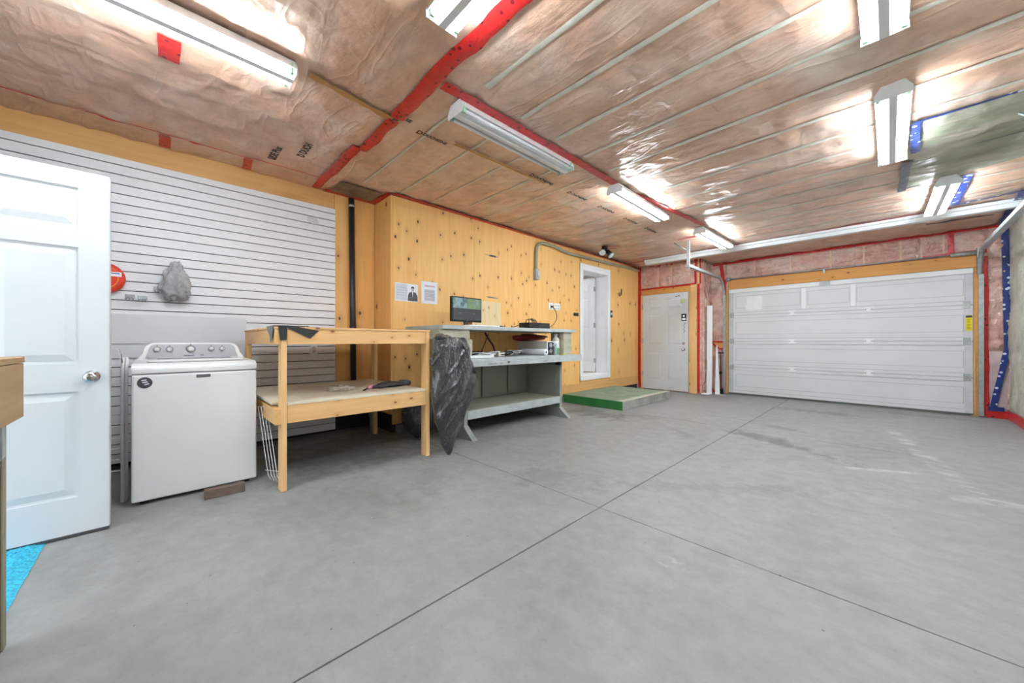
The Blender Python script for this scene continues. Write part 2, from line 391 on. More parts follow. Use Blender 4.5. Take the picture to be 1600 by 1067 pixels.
# bare wood chord showing through the film and the maker's print beside it
M_chord = wood('bare_chord', (170,124,66), (196,150,88), 'y', 1.2, .6, .6)
def chord(x0, y0, x1, y1, wd):
    b = MB(); n = 24
    b.grid(n, 1, lambda u, v: (x0+(x1-x0)*u+(v-.5)*wd*(.75+.5*noise.noise(Vector((u*6, y0, 0)))), y0+(y1-y0)*u, min(2.783, ceil_z(-2.6, y0+(y1-y0)*u)-.004)-.004*v)); return b.build('wood_chord', M_chord, ceiling)
chord(-2.59, .69, -2.67, 1.29, .075); chord(-2.62, 1.84, -2.59, 3.0, .05)
M_ink = plain('print_ink', (44,34,30), .6)
def ctext(s, size, x, y, ang=PI/2, sx=1.0, z=2.776):
    ex = (math.cos(ang), math.sin(ang), 0); ey = (math.sin(ang), -math.cos(ang), 0)
    text(s, size, frame((x, y, z), ex, ey, (0, 0, -1)), M_ink, 'printed_text', ceiling, sx=sx)
ctext('D', .072, -2.69, 1.50); ctext('DUCHESNE', .050, -2.68, 1.56, sx=.88)
for y in (2.72, 3.35, 3.98, 4.62, 5.25):
    ctext('D', .075, -2.575, y); ctext('DUCHESNE', .055, -2.565, y+.07, sx=1.0)
ctext('SE', .05, -2.60, 1.36)
ctext('D DUCH', .085, -3.78, .96, ang=0, sx=.9); ctext('SIDE Plus', .085, -4.02, .78, ang=0, sx=.9)

# white boxed track across the ceiling
tr = MB().box(-3.60, 1.14, 7.40, 7.50, 2.690, 2.786, bev=.004); tr = tr.build('trim_1', M_white); tr['kind'] = 'structure'
tag(tr, 'long white board fixed across the ceiling before the garage door')
MB().box(-3.60, 1.14, 7.36, 7.395, 2.745, 2.786, bev=.003).build('flange', M_white, tr)

# ------------------------------------------------------------------ walls
wl = struct('wall_left', M_dark, -4.75, -4.505, -1.15, 1.957, -.02, 2.95)
box('plywood_sheet', M_plyy, wl, -4.503, -4.48, -1.15, 1.456, 2.30, 2.815)
box('plywood_sheet', M_ply2, wl, -4.503, -4.48, 1.460, 1.93, .22, 2.79)
box('dark_sheathing', M_dark, wl, -4.503, -4.482, -1.15, 1.456, .03, 2.295)
box('foundation', plain('dark_foundation', (86,84,80), .9), wl, -4.503, -4.482, -1.15, 1.92, -.01, .028)
wb_ = struct('wall_left_far', M_dark, -4.20, -4.055, 2.051, 5.70, -.02, 2.95)
struct('wall_left_door_side', M_dark, -4.20, -4.055, 6.64, 7.94, -.02, 2.95)
struct('wall_left_above_door', M_dark, -4.20, -4.055, 5.70, 6.64, 2.46, 2.95)
struct('wall_left_under_door', M_dark, -4.20, -4.055, 5.70, 6.64, -.02, .37)
struct('wall_left_return', M_dark, -4.75, -4.055, 1.958, 2.05, -.02, 2.95)
def sheet(y0, y1, z0, z1, m=M_ply): box('plywood_sheet', m, wb_, -4.053, -4.03, y0+.0015, y1-.0015, z0, z1)
sheet(1.955, 3.16, .285, 2.775); sheet(3.16, 4.385, .285, 2.775); sheet(4.385, 5.644, .285, 2.775)
sheet(5.646, 6.694, 2.545, 2.775); sheet(6.697, 7.93, .285, 2.775, M_ply2); sheet(5.646, 6.694, .285, .333)
sheet(2.35, 4.9, .14, .282, M_plyy); sheet(4.9, 7.93, .10, .282, M_plyy); sheet(1.955, 2.35, .10, .282, M_plyy)
box('plywood_sheet', M_ply2, wb_, -4.478, -4.03, 1.932, 1.954, .22, 2.775)
box('curb', plain('curb_concrete', (120,120,116), .85, var=.15), wb_, -4.053, -4.0, 2.0, 5.15, -.01, .09)
# short bare pipe stub under the return
tag(MB().cyl((-4.22, 1.80, 0), (-4.22, 1.80, .20), .035).cyl((-4.22, 1.80, .20), (-4.22, 1.80, .24), .042).build('drain_stub', plain('grey_pipe', (120,122,122), .5)), 'short grey drain stub standing on the floor under the pine table', 'pipe')
# far wall with closed entry door
wf = struct('wall_far', M_filmw, -4.055, -2.66, 7.942, 8.60, -.02, 2.85)
M_stud = plain('stud_behind_film', (222,186,156), .35, var=.08)
def puff(name, mat, parent, ax, x0, x1, z0, z1, off, nrm, amp=.02, studs=None, st=.03):
    """bulging film-covered batt on a vertical wall. ax 'x': runs along x at y=off; ax 'y': runs along y at x=off"""
    b = MB(); nx = max(6, int(abs(x1-x0)/.03)); nz = max(6, int(abs(z1-z0)/.03)); sd = random.random()*50
    studs = studs or []
    def f(u, v):
        a = x0+(x1-x0)*u; z = z0+(z1-z0)*v
        e = min(1, min(u, 1-u)*abs(x1-x0)/st, min(v, 1-v)*(z1-z0)/st)
        for sx in studs: e *= min(1, max(0, (abs(a-sx)-.012)/.04))
        w_ = .5+.6*noise.noise(Vector((a*4, z*3, sd)))+.9*max(0, 1-2.6*abs(noise.noise(Vector((a*7+z*3, z*2.2, sd+3)))))**4+.7*max(0, 1-2.6*abs(noise.noise(Vector((a*3-z*5, z*5+a*4, sd+8)))))**4
        d = .002+amp*e*w_
        return (a, off+nrm*d, z) if ax == 'x' else (off+nrm*d, a, z)
    b.grid(nx, nz, f)
    for sx in studs:
        if ax == 'x': box('stud_line', M_stud, parent, sx-.012, sx+.012, off+nrm*.006, off, z0+.01, z1-.01)
    return b.build(name, mat, parent)
puff('insulation_batt', M_filmw, wf, 'x', -3.97, -2.74, 2.26, 2.77, 7.942, -1, .03, [-3.55, -3.27])
puff('insulation_batt', M_filmw, wf, 'y', 7.97, 8.42, .02, 2.74, -2.66, 1, .03)
box('header_board', M_plyh, wf, -3.93, -2.86, 7.915, 7.941, 2.115, 2.245)
box('jamb_board', M_pinez, wf, -2.895, -2.865, 7.905, 7.941, 0, 2.115)
box('stud', M_pinez, wf, -2.862, -2.745, 7.905, 7.941, 0, 2.245); box('stud', M_pinez, wf, -2.728, -2.70, 7.915, 7.941, 2.25, 2.76)
box('jamb_board', M_pinez, wf, -3.95, -3.905, 7.905, 7.941, 0, 2.115)
FY = (0, -1, 0)
ribbon((-3.99, 7.938, .02), (-3.99, 7.938, 2.76), (1,0,0), .075, FY, M_red, wf, jit=.4)
ribbon((-2.715, 7.93, .02), (-2.715, 7.93, 2.25), (1,0,0), .045, FY, M_red, wf, jit=.3); ribbon((-2.69, 7.938, 2.25), (-2.69, 7.938, 2.76), (1,0,0), .035, FY, M_red, wf, jit=.3)
ribbon((-2.765, 7.905, 2.25), (-2.765, 7.905, 2.76), (1,0,0), .04, FY, M_red, wf, jit=.4)
ribbon((-3.96, 7.912, 2.245), (-2.76, 7.912, 2.25), (0,0,1), .035, FY, M_red, wf, jit=.6); ribbon((-3.96, 7.93, 2.745), (-2.7, 7.93, 2.745), (0,0,1), .05, FY, M_red, wf, jit=.5)
ribbon((-2.652, 7.95, 2.70), (-2.652, 8.40, 2.66), (0,0,1), .045, (1,0,0), M_red, wf, jit=.4)
# garage door wall
wg = struct('wall_garage_header', M_filmw, -2.66, 1.15, 8.43, 8.60, 2.315, 2.85)
wgl = struct('wall_garage_left', M_filmw, -2.66, -2.31, 8.43, 8.60, -.02, 2.315)
wgr = struct('wall_garage_right', M_filmw, .86, 1.15, 8.43, 8.60, -.02, 2.315)
puff('insulation_batt', M_filmw, wg, 'x', -2.36, .97, 2.34, 2.67, 8.43, -1, .032, [-1.85, -1.28, -.72, -.30, .12, .34, .56])
puff('insulation_batt', M_filmw, wgl, 'x', -2.655, -2.40, .03, 2.30, 8.43, -1, .035)
puff('insulation_batt', M_filmw, wgr, 'x', .96, 1.13, .95, 2.62, 8.43, -1, .035); puff('insulation_batt', plain('pale_pink_film', (206,182,182), .3, var=.1, vs=4), wgr, 'x', .96, 1.13, .10, .93, 8.43, -1, .015)
box('header_board', M_plyh, wg, -2.31, .86, 8.395, 8.429, 2.135, 2.318)
box('jamb_board', M_plyh, wgr, .835, .885, 8.395, 8.429, 0, 2.13); box('jamb_board', M_plyh, wgl, -2.335, -2.305, 8.395, 8.429, 0, 2.13)
GY = (0, -1, 0)
ribbon((-2.375, 8.425, .02), (-2.375, 8.425, 2.35), (1,0,0), .05, GY, M_red, wgl, jit=.5); ribbon((-2.40, 8.415, 2.32), (-2.44, 8.415, 2.66), (1,0,0), .07, GY, M_red, wg, jit=.5)
ribbon((-2.64, 8.41, .06), (-2.38, 8.41, .06), (0,0,1), .10, GY, M_red, wgl, jit=.5)
ribbon((-2.36, 8.40, 2.335), (.35, 8.40, 2.335), (0,0,1), .028, GY, M_red, wg, jit=.9); ribbon((.35, 8.39, 2.345), (.95, 8.39, 2.355), (0,0,1), .05, GY, M_red, wg, jit=.8)
ribbon((-2.6, 8.42, 2.675), (1.12, 8.42, 2.685), (0,0,1), .035, GY, M_red, wg, jit=.5); ribbon((.63, 8.392, 2.36), (.62, 8.392, 2.67), (1,0,0), .065, GY, M_red, wg, jit=.6)
ribbon((.935, 8.405, .02), (.925, 8.405, 2.28), (1,0,0), .075, GY, M_red, wgr, jit=.6)
ribbon((1.105, 8.385, 2.62), (1.125, 8.385, .98), (1,0,0), .065, GY, M_blue, wgr, jit=.4); ribbon((1.125, 8.38, 1.0), (1.00, 8.38, .10), (1,0,0), .06, GY, M_blue, wgr, jit=.4)
ribbon((.96, 8.39, .13), (1.10, 8.39, .13), (0,0,1), .06, GY, M_blue, wgr, jit=.8); ribbon((.95, 8.40, .05), (1.14, 8.40, .05), (0,0,1), .10, GY, M_red, wgr, jit=.5)
box('vent_clip', plain('pale_clip', (190,196,186), .5), wgr, .895, .92, 8.36, 8.40, .98, 1.04); box('vent_clip', plain('pale_clip', (190,196,186), .5), wgr, .895, .92, 8.36, 8.40, .42, .48)
# little plywood ledge with red edging left of the garage door
ld = MB().prism([(-2.60,8.40,1.05),(-2.345,8.40,1.05),(-2.345,8.40,.93),(-2.45,8.40,.93)], (0,-.03,0)).build('ledge_board', M_plyh, wgl)
ribbon((-2.62, 8.365, 1.065), (-2.35, 8.365, 1.065), (0,0,1), .03, GY, M_red, wgl, jit=.3); ribbon((-2.61, 8.365, 1.05), (-2.46, 8.365, .92), (.6,0,.8), .03, GY, M_red, wgl, jit=.3); ribbon((-2.46, 8.365, .92), (-2.35, 8.365, .92), (0,0,1), .03, GY, M_red, wgl, jit=.3)
# right wall (beside the camera, seen at the far corner)
wr_ = struct('wall_right', M_filmr, 1.16, 1.30, 1.3, 8.60, -.02, 2.95)
# window added in the unseen near right wall for cool daylight on the left
struct('wall_right_under_window', M_filmr, 1.16, 1.30, -1.3, 1.3, -.02, 1.05); struct('wall_right_over_window', M_filmr, 1.16, 1.30, -1.3, 1.3, 2.05, 2.95)
struct('wall_right_behind', M_filmr, 1.16, 1.30, -1.3, -.50, 1.05, 2.05); struct('wall_right_ahead', M_filmr, 1.16, 1.30, .50, 1.3, 1.05, 2.05)
wn = MB().box(1.14, 1.31, -.50, -.44, 1.05, 2.05).box(1.14, 1.31, .44, .50, 1.05, 2.05).box(1.14, 1.31, -.44, .44, 1.05, 1.11).box(1.14, 1.31, -.44, .44, 1.99, 2.05).box(1.20, 1.26, -.02, .02, 1.11, 1.99).build('added_window_1', M_white); wn['kind'] = 'structure'
for (loc, rot, sx_, sy_) in (((1.32, 0, 1.55), (0, PI/2, 0), .9, .9), ((-2.65, -1.33, 1.02), (PI/2, 0, 0), .95, 2.0)):
    pl_ = bpy.data.lights.new('portal', 'AREA'); pl_.shape = 'RECTANGLE'; pl_.size = sx_; pl_.size_y = sy_; pl_.cycles.is_portal = True
    po_ = bpy.data.objects.new('daylight_portal', pl_); C.objects.link(po_); po_.location = loc; po_.rotation_euler = rot
puff('film_sheet', M_filmr, wr_, 'y', 1.32, 8.40, .10, 2.74, 1.16, -1, .02, [6.9, 7.5, 8.1])
ribbon((1.13, 8.38, .07), (1.125, 6.4, .075), (0,0,1), .13, (-1,0,0), M_red, wr_, jit=.5, bulge=.01)
# wall behind the camera with the open entry doorway
struct('wall_near_left', M_filmr, -4.75, -3.13, -1.30, -1.15, -.02, 2.95); struct('wall_near', M_filmr, -2.17, 1.30, -1.30, -1.15, -.02, 2.95)
struct('wall_near_top', M_filmr, -3.13, -2.17, -1.30, -1.15, 2.07, 2.95)
tag(MB().box(-3.13, -3.10, -1.32, -1.13, -.02, 2.07).box(-2.20, -2.17, -1.32, -1.13, -.02, 2.07).box(-3.10, -2.20, -1.32, -1.13, 2.04, 2.07).build('trim_2', M_white), 'white frame of the open entry doorway', None, None, 'structure')

# ------------------------------------------------------------------ panelled doors
def leaf_mb(wd, ht, t, M):
    """six panel moulded leaf: local x 0..wd, y thickness -t/2..t/2, z 0..ht"""
    b = MB(); b.M = M
    st = .115*wd/.91; mid = .10*wd/.91; pw = (wd-2*st-mid)/2
    rows = [(.20*ht/2.0, .78*ht/2.0), (.935*ht/2.0, 1.575*ht/2.0), (1.685*ht/2.0, 1.905*ht/2.0)]
    c = .009
    b.box(0.002, wd-.002, -t/2+c, t/2-c, .002, ht-.002)
    for xa in (0, st+pw, wd-st): b.box(xa, xa+(mid if xa and xa < wd-st else st), -t/2, t/2, 0, ht)
    zz = [0]+[z for r in rows for z in r]+[ht]
    for i in range(0, len(zz), 2):
        for x0 in (st, st+pw+mid): b.box(x0, x0+pw, -t/2, t/2, zz[i], zz[i+1])
    for z0, z1 in rows:
        for x0 in (st, st+pw+mid):
            x1 = x0+pw
            for sgn in (-1, 1):
                yo = sgn*(t/2-c); yi = sgn*(t/2-.001); yl = sgn*(t/2); g = .012; q = .048
                o = [(x0+g, yo, z0+g), (x1-g, yo, z0+g), (x1-g, yo, z1-g), (x0+g, yo, z1-g)]; i_ = [(x0+q, yi, z0+q), (x1-q, yi, z0+q), (x1-q, yi, z1-q), (x0+q, yi, z1-q)]
                for k in range(4): b.face([o[k], o[(k+1) % 4], i_[(k+1) % 4], i_[k]])
                b.face(i_)
    return b
def knob_mb(p, ax, s, r=.027):
    """door knob at p on the side ax*s"""
    prof = [(.033, 0), (.033, .006), (.012, .010), (.012, .028), (.020, .034), (r, .046), (r, .058), (.018, .068), (.006, .070)]
    return MB().lathe([(a, h*s) for a, h in prof], p, ax, 20)
# door_1: open entry door, left foreground (leaf plane faces +X)
d1 = tag(leaf_mb(.905, 1.985, .044, frame((-3.112, -1.112, .022), (0,1,0), (-1,0,0), (0,0,1))).build('door_1', M_door), 'white six-panel entry door standing open at the left edge', 'door', None, 'structure')
knob_mb((-3.090, -.272, .875), 'x', 1, .030).build('knob', M_chrome, d1); knob_mb((-3.134, -.272, .875), 'x', -1, .030).build('knob', M_chrome, d1)
box('edge_strip', plain('door_edge_grey', (196,200,202), .5), d1, -3.132, -3.092, -.2065, -.203, .025, 2.0)
box('latch_plate', M_chrome, d1, -3.122, -3.102, -.203, -.2015, .84, .91)
box('sweep', plain('door_sweep', (90,92,96), .6), d1, -3.126, -3.098, -1.10, -.21, .006, .022)
# door_3: closed white door in the far wall
d3 = tag(leaf_mb(.99, 2.085, .040, frame((-3.90, 7.918, .022), (1,0,0), (0,1,0), (0,0,1))).build('door_3', M_door), 'closed white six-panel door in the far wall beside the garage door', 'door', None, 'structure')
knob_mb((-3.00, 7.898, .905), 'y', -1, .030).build('knob', M_chrome, d3); MB().lathe([(.030,0),(.030,-.012),(.018,-.022),(.016,-.03)], (-3.0,7.898,1.03), 'y', 18).build('deadbolt', M_chrome, d3)
for z in (.30, 1.03, 1.80): box('hinge', M_galv, d3, -3.915, -3.89, 7.885, 7.898, z, z+.11)
kp = box('notice', M_black, d3, -3.045, -2.945, 7.893, 7.898, 1.50, 1.65); box('notice_print', M_paper, kp, -3.015, -2.975, 7.891, 7.893, 1.585, 1.625); box('notice_print', M_paper, kp, -3.03, -2.96, 7.891, 7.893, 1.52, 1.56)
box('green_label', plain('green_label', (196,212,170), .7), d3, -3.075, -2.955, 7.895, 7.898, 1.88, 1.965)
box('mark', M_black, d3, -3.17, -3.13, 7.895, 7.898, 2.02, 2.035); box('mark', M_black, d3, -3.12, -3.08, 7.895, 7.898, 2.03, 2.045); box('mark', plain('faint_mark', (150,150,150), .7), d3, -3.42, -3.25, 7.896, 7.898, 1.985, 1.99)
sq = MB().tube([(-2.99+.025*math.sin(i*.9)*(1-i/30), 7.894, 1.46-.0105*i) for i in range(22)], .004, 6).build('scribble', plain('grey_ink', (96,98,100), .7), d3)
# door_2: raised doorway into the house, leaf swung inward
d2 = MB(); Y0, Y1, Z0, Z1 = 5.74, 6.60, .42, 2.42
for a in ((5.645, Y0, .335, 2.54), (Y1, 6.695, .335, 2.54)): d2.box(-4.029, -4.008, a[0], a[1], a[2], a[3], bev=.003)
d2.box(-4.029, -4.008, Y0, Y1, Z1, 2.54, bev=.003)
d2 = tag(d2.build('trim_3', M_white), 'white casing of the raised house doorway in the plywood wall', None, None, 'structure')
MB().box(-4.30, -4.03, Y0-.02, Y0, Z0, Z1+.02).box(-4.30, -4.03, Y1, Y1+.02, Z0, Z1+.02).box(-4.30, -4.03, Y0, Y1, Z1, Z1+.02).build('jamb', M_white, d2)
box('threshold', M_white, d2, -4.30, -4.006, 5.645, 6.695, .335, .42)
d2l = tag(leaf_mb(.84, 1.97, .036, frame((-4.31, 6.575, .435), (-1,0,0), (0,1,0), (0,0,1))).build('door_2', M_white), 'white six-panel door swung open inside the raised house doorway', 'door', None, 'structure')
for z in (.62, 1.36, 2.12): box('hinge', M_galv, d2l, -4.318, -4.302, 6.548, 6.598, z, z+.10)
M_room = plain('hallway_white', (240,240,240), .6, var=.01)
rm = MB().box(-6.60, -6.50, 5.0, 8.2, .30, 2.85).box(-6.5, -4.201, 5.0, 5.1, .30, 2.85).box(-6.5, -4.201, 8.1, 8.2, .30, 2.85).box(-6.5, -4.201, 5.1, 8.1, 2.75, 2.85)
rm = tag(rm.build('wall_hallway', M_room), 'white hallway behind the raised doorway', None, None, 'structure')
tag(box('floor_hallway', plain('hall_floor', (206,198,184), .5), None, -6.5, -4.201, 5.1, 8.1, .30, .415), 'pale hallway floor', None, None, 'structure')
al = bpy.data.lights.new('hall_light', 'AREA'); al.energy = 7; al.size = .8; al.color = (1, 1, 1)
alo = bpy.data.objects.new('hall_light', al); C.objects.link(alo); alo.location = (-5.4, 6.1, 2.72)

# ------------------------------------------------------------------ garage door
d4 = MB(); X0, X1 = -2.29, .83; SH = .528
d4.box(-2.312, .862, 8.436, 8.46, .0, 2.318)
d4 = tag(d4.build('door_4', M_gdoor), 'closed white sectional garage door in the far wall', 'door', None, 'structure')
for k in range(4):
    z0 = .03+k*.523; z1 = z0+.520
    b = MB(); b.box(X0, X1, 8.405, 8.434, z0, z1, bev=.003)
    yy = 8.405
    def ridge(x0, x1, za, zb, h=.006): b.box(x0, x1, yy-h, yy+.002, za, zb, bev=.002)
    ridge(X0, X1, z0+.002, z0+.055, .008); ridge(X0, X1, z1-.055, z1-.002, .012)
    b.build('section', M_gdoor, d4)
    panel_shade = plain('panel_shadow_line', (186,186,190), .6)
    sl = MB()
    for za in (z0+.055, z1-.058): sl.box(X0+.075, X1-.075, 8.4005, 8.4052, za, za+.0045)
    sl.box(X0, X1, 8.392, 8.4052, z1-.0005, z1+.0045)
    sl.build('seam_line', plain('seam_line_grey', (150,150,154), .6), d4)
    # pressed panel outline, its shade painted on as thin grey bars
    g = MB()
    xs = [(X0+.12, .745)] if k < 3 else [(X0+.12, -1.135), (-1.03, -.475), (-.385, .745)]
    for xa, xb in xs:
        for (p, q, r_, s_) in ((xa, xb, z0+.135, z0+.141), (xa, xb, z1-.145, z1-.139)): g.box(p, q, 8.4005, 8.406, r_, s_)
        g.box(xa, xa+.006, 8.4005, 8.406, z0+.135, z1-.139); g.box(xb-.006, xb, 8.4005, 8.406, z0+.135, z1-.139)
    g.build('pressed_shade_line', panel_shade, d4)
for k in (1, 2, 3):
    z = .03+k*.523
    for x in (-1.25, -.24):
        h = MB().box(x-.055, x+.055, 8.385, 8.394, z-.045, z-.012, bev=.002).box(x-.055, x+.055, 8.385, 8.394, z+.012, z+.045, bev=.002).box(x-.028, x+.028, 8.380, 8.392, z-.04, z+.04, bev=.003)
        h.build('hinge', M_white, d4)
    for x in (X0+.02, X1-.09): MB().box(x, x+.07, 8.383, 8.395, z-.05, z+.05, bev=.002).cyl((x+(.0 if x<0 else .07), 8.385, z), (x+(-.05 if x<0 else .10), 8.385, z), .007).build('roller_bracket', M_galv, d4)
box('end_stile', plain('stile_grey', (196,202,204), .5), d4, X0, X0+.075, 8.391, 8.404, .04, 2.10); box('end_stile', plain('stile_pale', (206,206,214), .5), d4, X1-.075, X1, 8.391, 8.404, .04, 2.10)
box('top_rail', M_white, d4, X0, X1, 8.375, 8.404, 2.05, 2.125); box('bottom_seal', plain('seal', (96,102,96), .7), d4, X0, X1, 8.385, 8.43, .004, .035)
box('opener_bracket', M_galv, d4, -.86, -.72, 8.368, 8.375, 2.06, 2.12)
for x in (-1.08, -.43): MB().box(x-.035, x+.035, 8.392, 8.405, 1.66, 2.04, bev=.004).build('mullion', M_white, d4)
lb = box('warning_sticker', plain('yellow_sticker', (226,206,20), .5), d4, .762, .822, 8.388, 8.391, 1.225, 1.445)
box('sticker_head', M_black, lb, .764, .820, 8.3865, 8.388, 1.415, 1.443)
for i in range(7): box('sticker_line', plain('sticker_ink', (120,110,30), .6), lb, .770, .812-.006*(i % 3), 8.387, 8.388, 1.25+.022*i, 1.256+.022*i)
MB().box(-2.0, -1.86, 8.392, 8.404, 1.72, 1.80).box(-1.98, -1.72, 8.3995, 8.404, 1.69, 1.96, bev=.002).build('patch_plate', M_white, d4)
# pull rope
tag(MB().tube([(.842, 8.36, .95), (.843, 8.35, .5), (.846, 8.34, .2), (.85, 8.33, .02), (.82, 8.30, .012), (.80, 8.31, .012)], .006, 6).build('pull_rope', plain('tan_rope', (196,168,120), .8)), 'thin tan pull rope hanging at the right edge of the garage door', 'rope')
# tracks
def track(name, xc, side, label, hangtop, ys):
    t = thing(name, (xc, 8.35, 0), label, 'track', 'garage door tracks')
    b = MB().box(xc-.012, xc+.035 if side > 0 else xc+.012, 8.33, 8.388, .02, 2.02); 
    b.build('vertical_track', M_galv, t)
    n = 14; pts = [(xc, 8.36-.33*(1-math.cos(a)), 2.02+.33*math.sin(a)) for a in [PI/2*i/n for i in range(n+1)]]
    q = MB().tube(pts, .026, 6); q.build('curved_track', M_galv, t)
    MB().box(xc-.03, xc+.03, ys, 8.03, 2.325, 2.375, bev=.006).build('horizontal_track', M_galv, t)
    MB().box(xc-.02, xc+.02, ys+.02, ys+.024, 2.30, CZ-.03).box(xc+.016, xc+.02, ys+.02, ys+.06, 2.30, CZ-.03).build('hanger', M_galv, t)
    MB().tube([(xc, ys+.04, 2.60), (xc-.22*side, ys-.0, 2.77)], .010, 4).build('brace', M_galv, t)
    return t
track('garage_door_track', -2.37, 1, 'left galvanised garage door track curving up to its ceiling hanger', 0, 6.40)
track('garage_door_track', .885, 1, 'right galvanised garage door track running up towards the camera', 0, 4.6)
# torsion rod along the header
t = thing('torsion_rod', (-.75, 8.36, 2.30), 'thin grey steel rod running along the header above the garage door', 'rod')
MB().cyl((-2.30, 8.365, 2.335), (.84, 8.365, 2.335), .012).build('rod', M_galv, t); MB().cyl((.62, 8.365, 2.335), (.86, 8.365, 2.335), .032).build('drum', M_galv, t)
MB().cyl((-2.33, 8.365, 2.335), (-2.25, 8.365, 2.335), .035).build('drum', M_galv, t); box('bearing', M_galv, t, .86, .90, 8.33, 8.40, 2.26, 2.40)
MB().cyl((-.80, 8.36, 2.33), (-.80, 8.36, 2.27), .014).build('centre_bearing', M_white, t)

# ------------------------------------------------------------------ slatwall
sw = thing('slatwall', (-4.46, .18, .06), 'white slatwall panel of horizontal boards above and behind the washer', 'slatwall')
box('backing', M_groove, sw, -4.479, -4.468, -1.10, 1.455, .055, 2.592)
k = 0; z = .060
while z < 2.59:
    z1 = min(z+.0718, 2.595)
    lowleft = z < .93
    box('slat', M_slat, sw, -4.470, -4.445, -1.10, 1.458, z, z1)
    z += .0800
box('blank_panel', M_slatgrey, sw, -4.444, -4.432, -1.10, .62, 1.050, 1.300); box('blank_panel', M_slatgrey, sw, -4.444, -4.432, -1.10, .62, .93, 1.045)
# things on the slatwall
rp = thing('round_reel_case', (-4.40, -.33, 1.585), 'orange-red round case with a white label hanging beside the open entry door', 'case')
MB().lathe([(.10,0),(.118,.008),(.128,.03),(.118,.052),(.10,.06)], (-4.443, -.33, 1.585), 'x', 36).build('shell', plain('orange_red_plastic', (214,58,30), .35), rp)
MB().box(-4.383, -4.381, -.36, -.225, 1.60, 1.635).build('label_plate', M_paper, rp); box('label_stripe', plain('blue_ink', (50,90,150), .5), rp, -4.381, -4.380, -.36, -.235, 1.62, 1.628)
MB().tube([(-4.383, -.33+.085*math.cos(a), 1.585+.085*math.sin(a)) for a in [-PI*.45+PI*.5*i/10 for i in range(11)]], .004, 6).build('trim_line', plain('yellow_line', (236,150,60), .5), rp)
def peg(y, z, label):
    b = MB().box(-4.444, -4.438, y-.03, y+.03, z-.012, z+.022, bev=.002)
    for dy in (-.02, 0, .02): b.tube([(-4.44, y+dy, z), (-4.40, y+dy, z-.01), (-4.375, y+dy, z-.035), (-4.36, y+dy, z-.01)], .0035, 6)
    return tag(b.build('slatwall_hook', plain('bright_zinc', (170,172,176), .3, metal=.9)), label, 'hook', 'metal hooks on the slatwall')
peg(-.180, 1.445, 'small zinc hook on the slatwall nearest the orange-red case'); peg(-.105, 1.440, 'small zinc hook on the slatwall between the first hook and the plastic bag')
peg(-.01, 1.525, 'small zinc hook just left of the hanging clear plastic bag')
def crumple(name, mat, c, r, amp, f, label, cat, sub_=4, shape=None):
    b = bmesh.new(); bmesh.ops.create_icosphere(b, subdivisions=sub_, radius=1)
    for v in b.verts:
        d = v.co.copy(); n = noise.noise(d*f+Vector(c)); rg = 1-2*abs(noise.noise(d*f*1.7+Vector((3, 1, 2))+Vector(c)))
        s_ = 1+amp*(n+.6*rg); p = Vector((d.x*r[0]*s_, d.y*r[1]*s_, d.z*r[2]*s_))
        if shape: p = shape(p)
        v.co = p+Vector(c)
    for f_ in b.faces: f_.smooth = True
    q = MB(); q._merge(b); return tag(q.build(name, mat), label, cat)
M_clear = plain('cloudy_clear_plastic', (196,196,198), .18, var=.12, vs=25, bump=.5, alpha=.62)
crumple('plastic_bag', M_clear, (-4.375, .105, 1.60), (.055, .085, .15), .38, 2.6, 'crumpled clear plastic bag of fittings hanging on the slatwall above the washer', 'bag', 4, lambda p: Vector((p.x, p.y*(1.25-.5*(p.z+.15)/.15*.6), p.z)))
tag(MB().tube([(-4.40, .03+.012*i, 1.475+.008*math.sin(i*1.7)) for i in range(15)], .006, 6).build('bracket_bundle', plain('bright_zinc', (170,172,176), .3, metal=.9)), 'zinc bracket showing at the bottom of the clear plastic bag', 'bracket')
tag(MB().prism([(-4.443,1.165,2.445),(-4.443,1.25,2.448),(-4.443,1.285,2.40),(-4.443,1.265,2.375),(-4.443,1.21,2.372),(-4.443,1.17,2.40)], (.003,0,0)).build('film_scrap', plain('scrap_grey', (206,206,206), .4)), 'small pale scrap of torn film high on the slatwall', 'scrap')
ou = thing('outlet_plate', (-4.443, 1.23, .97), 'grey outlet plate on the slatwall seen under the pine table top', 'outlet')
MB().box(-4.444, -4.436, 1.192, 1.265, .915, 1.03, bev=.003).build('plate', plain('outlet_grey', (226,228,230), .4), ou)
for z in (.945, .985): MB().box(-4.436, -4.433, 1.213, 1.244, z, z+.028, bev=.002).build('socket', plain('socket_grey', (176,178,180), .4), ou)
ou2 = tag(MB().box(-4.444, -4.438, 1.17, 1.24, 1.20, 1.235, bev=.002).build('blank_plate', plain('outlet_grey', (226,228,230), .4)), 'small pale cover plate on the slatwall just above the pine table', 'plate')
# black drain pipe
pp = thing('drain_pipe', (-4.43, 1.66, .15), 'tall black plastic drain pipe running up the plywood beside the slatwall', 'pipe')
M_pipe = plain('abs_pipe', (44,42,44), .38, var=.15, vs=5)
MB().cyl((-4.435, 1.665, .16), (-4.435, 1.635, 2.76), .033, n=20).build('pipe', M_pipe, pp); MB().cyl((-4.435, 1.665, .30), (-4.435, 1.664, .38), .040, n=20).build('coupling', M_pipe, pp)
MB().cyl((-4.435, 1.637, 2.66), (-4.435, 1.635, 2.69), .037, n=20).build('pipe_clamp', M_galv, pp); MB().cyl((-4.435, 1.653, 1.19), (-4.435, 1.652, 1.26), .037, n=20).build('coupling', M_pipe, pp)

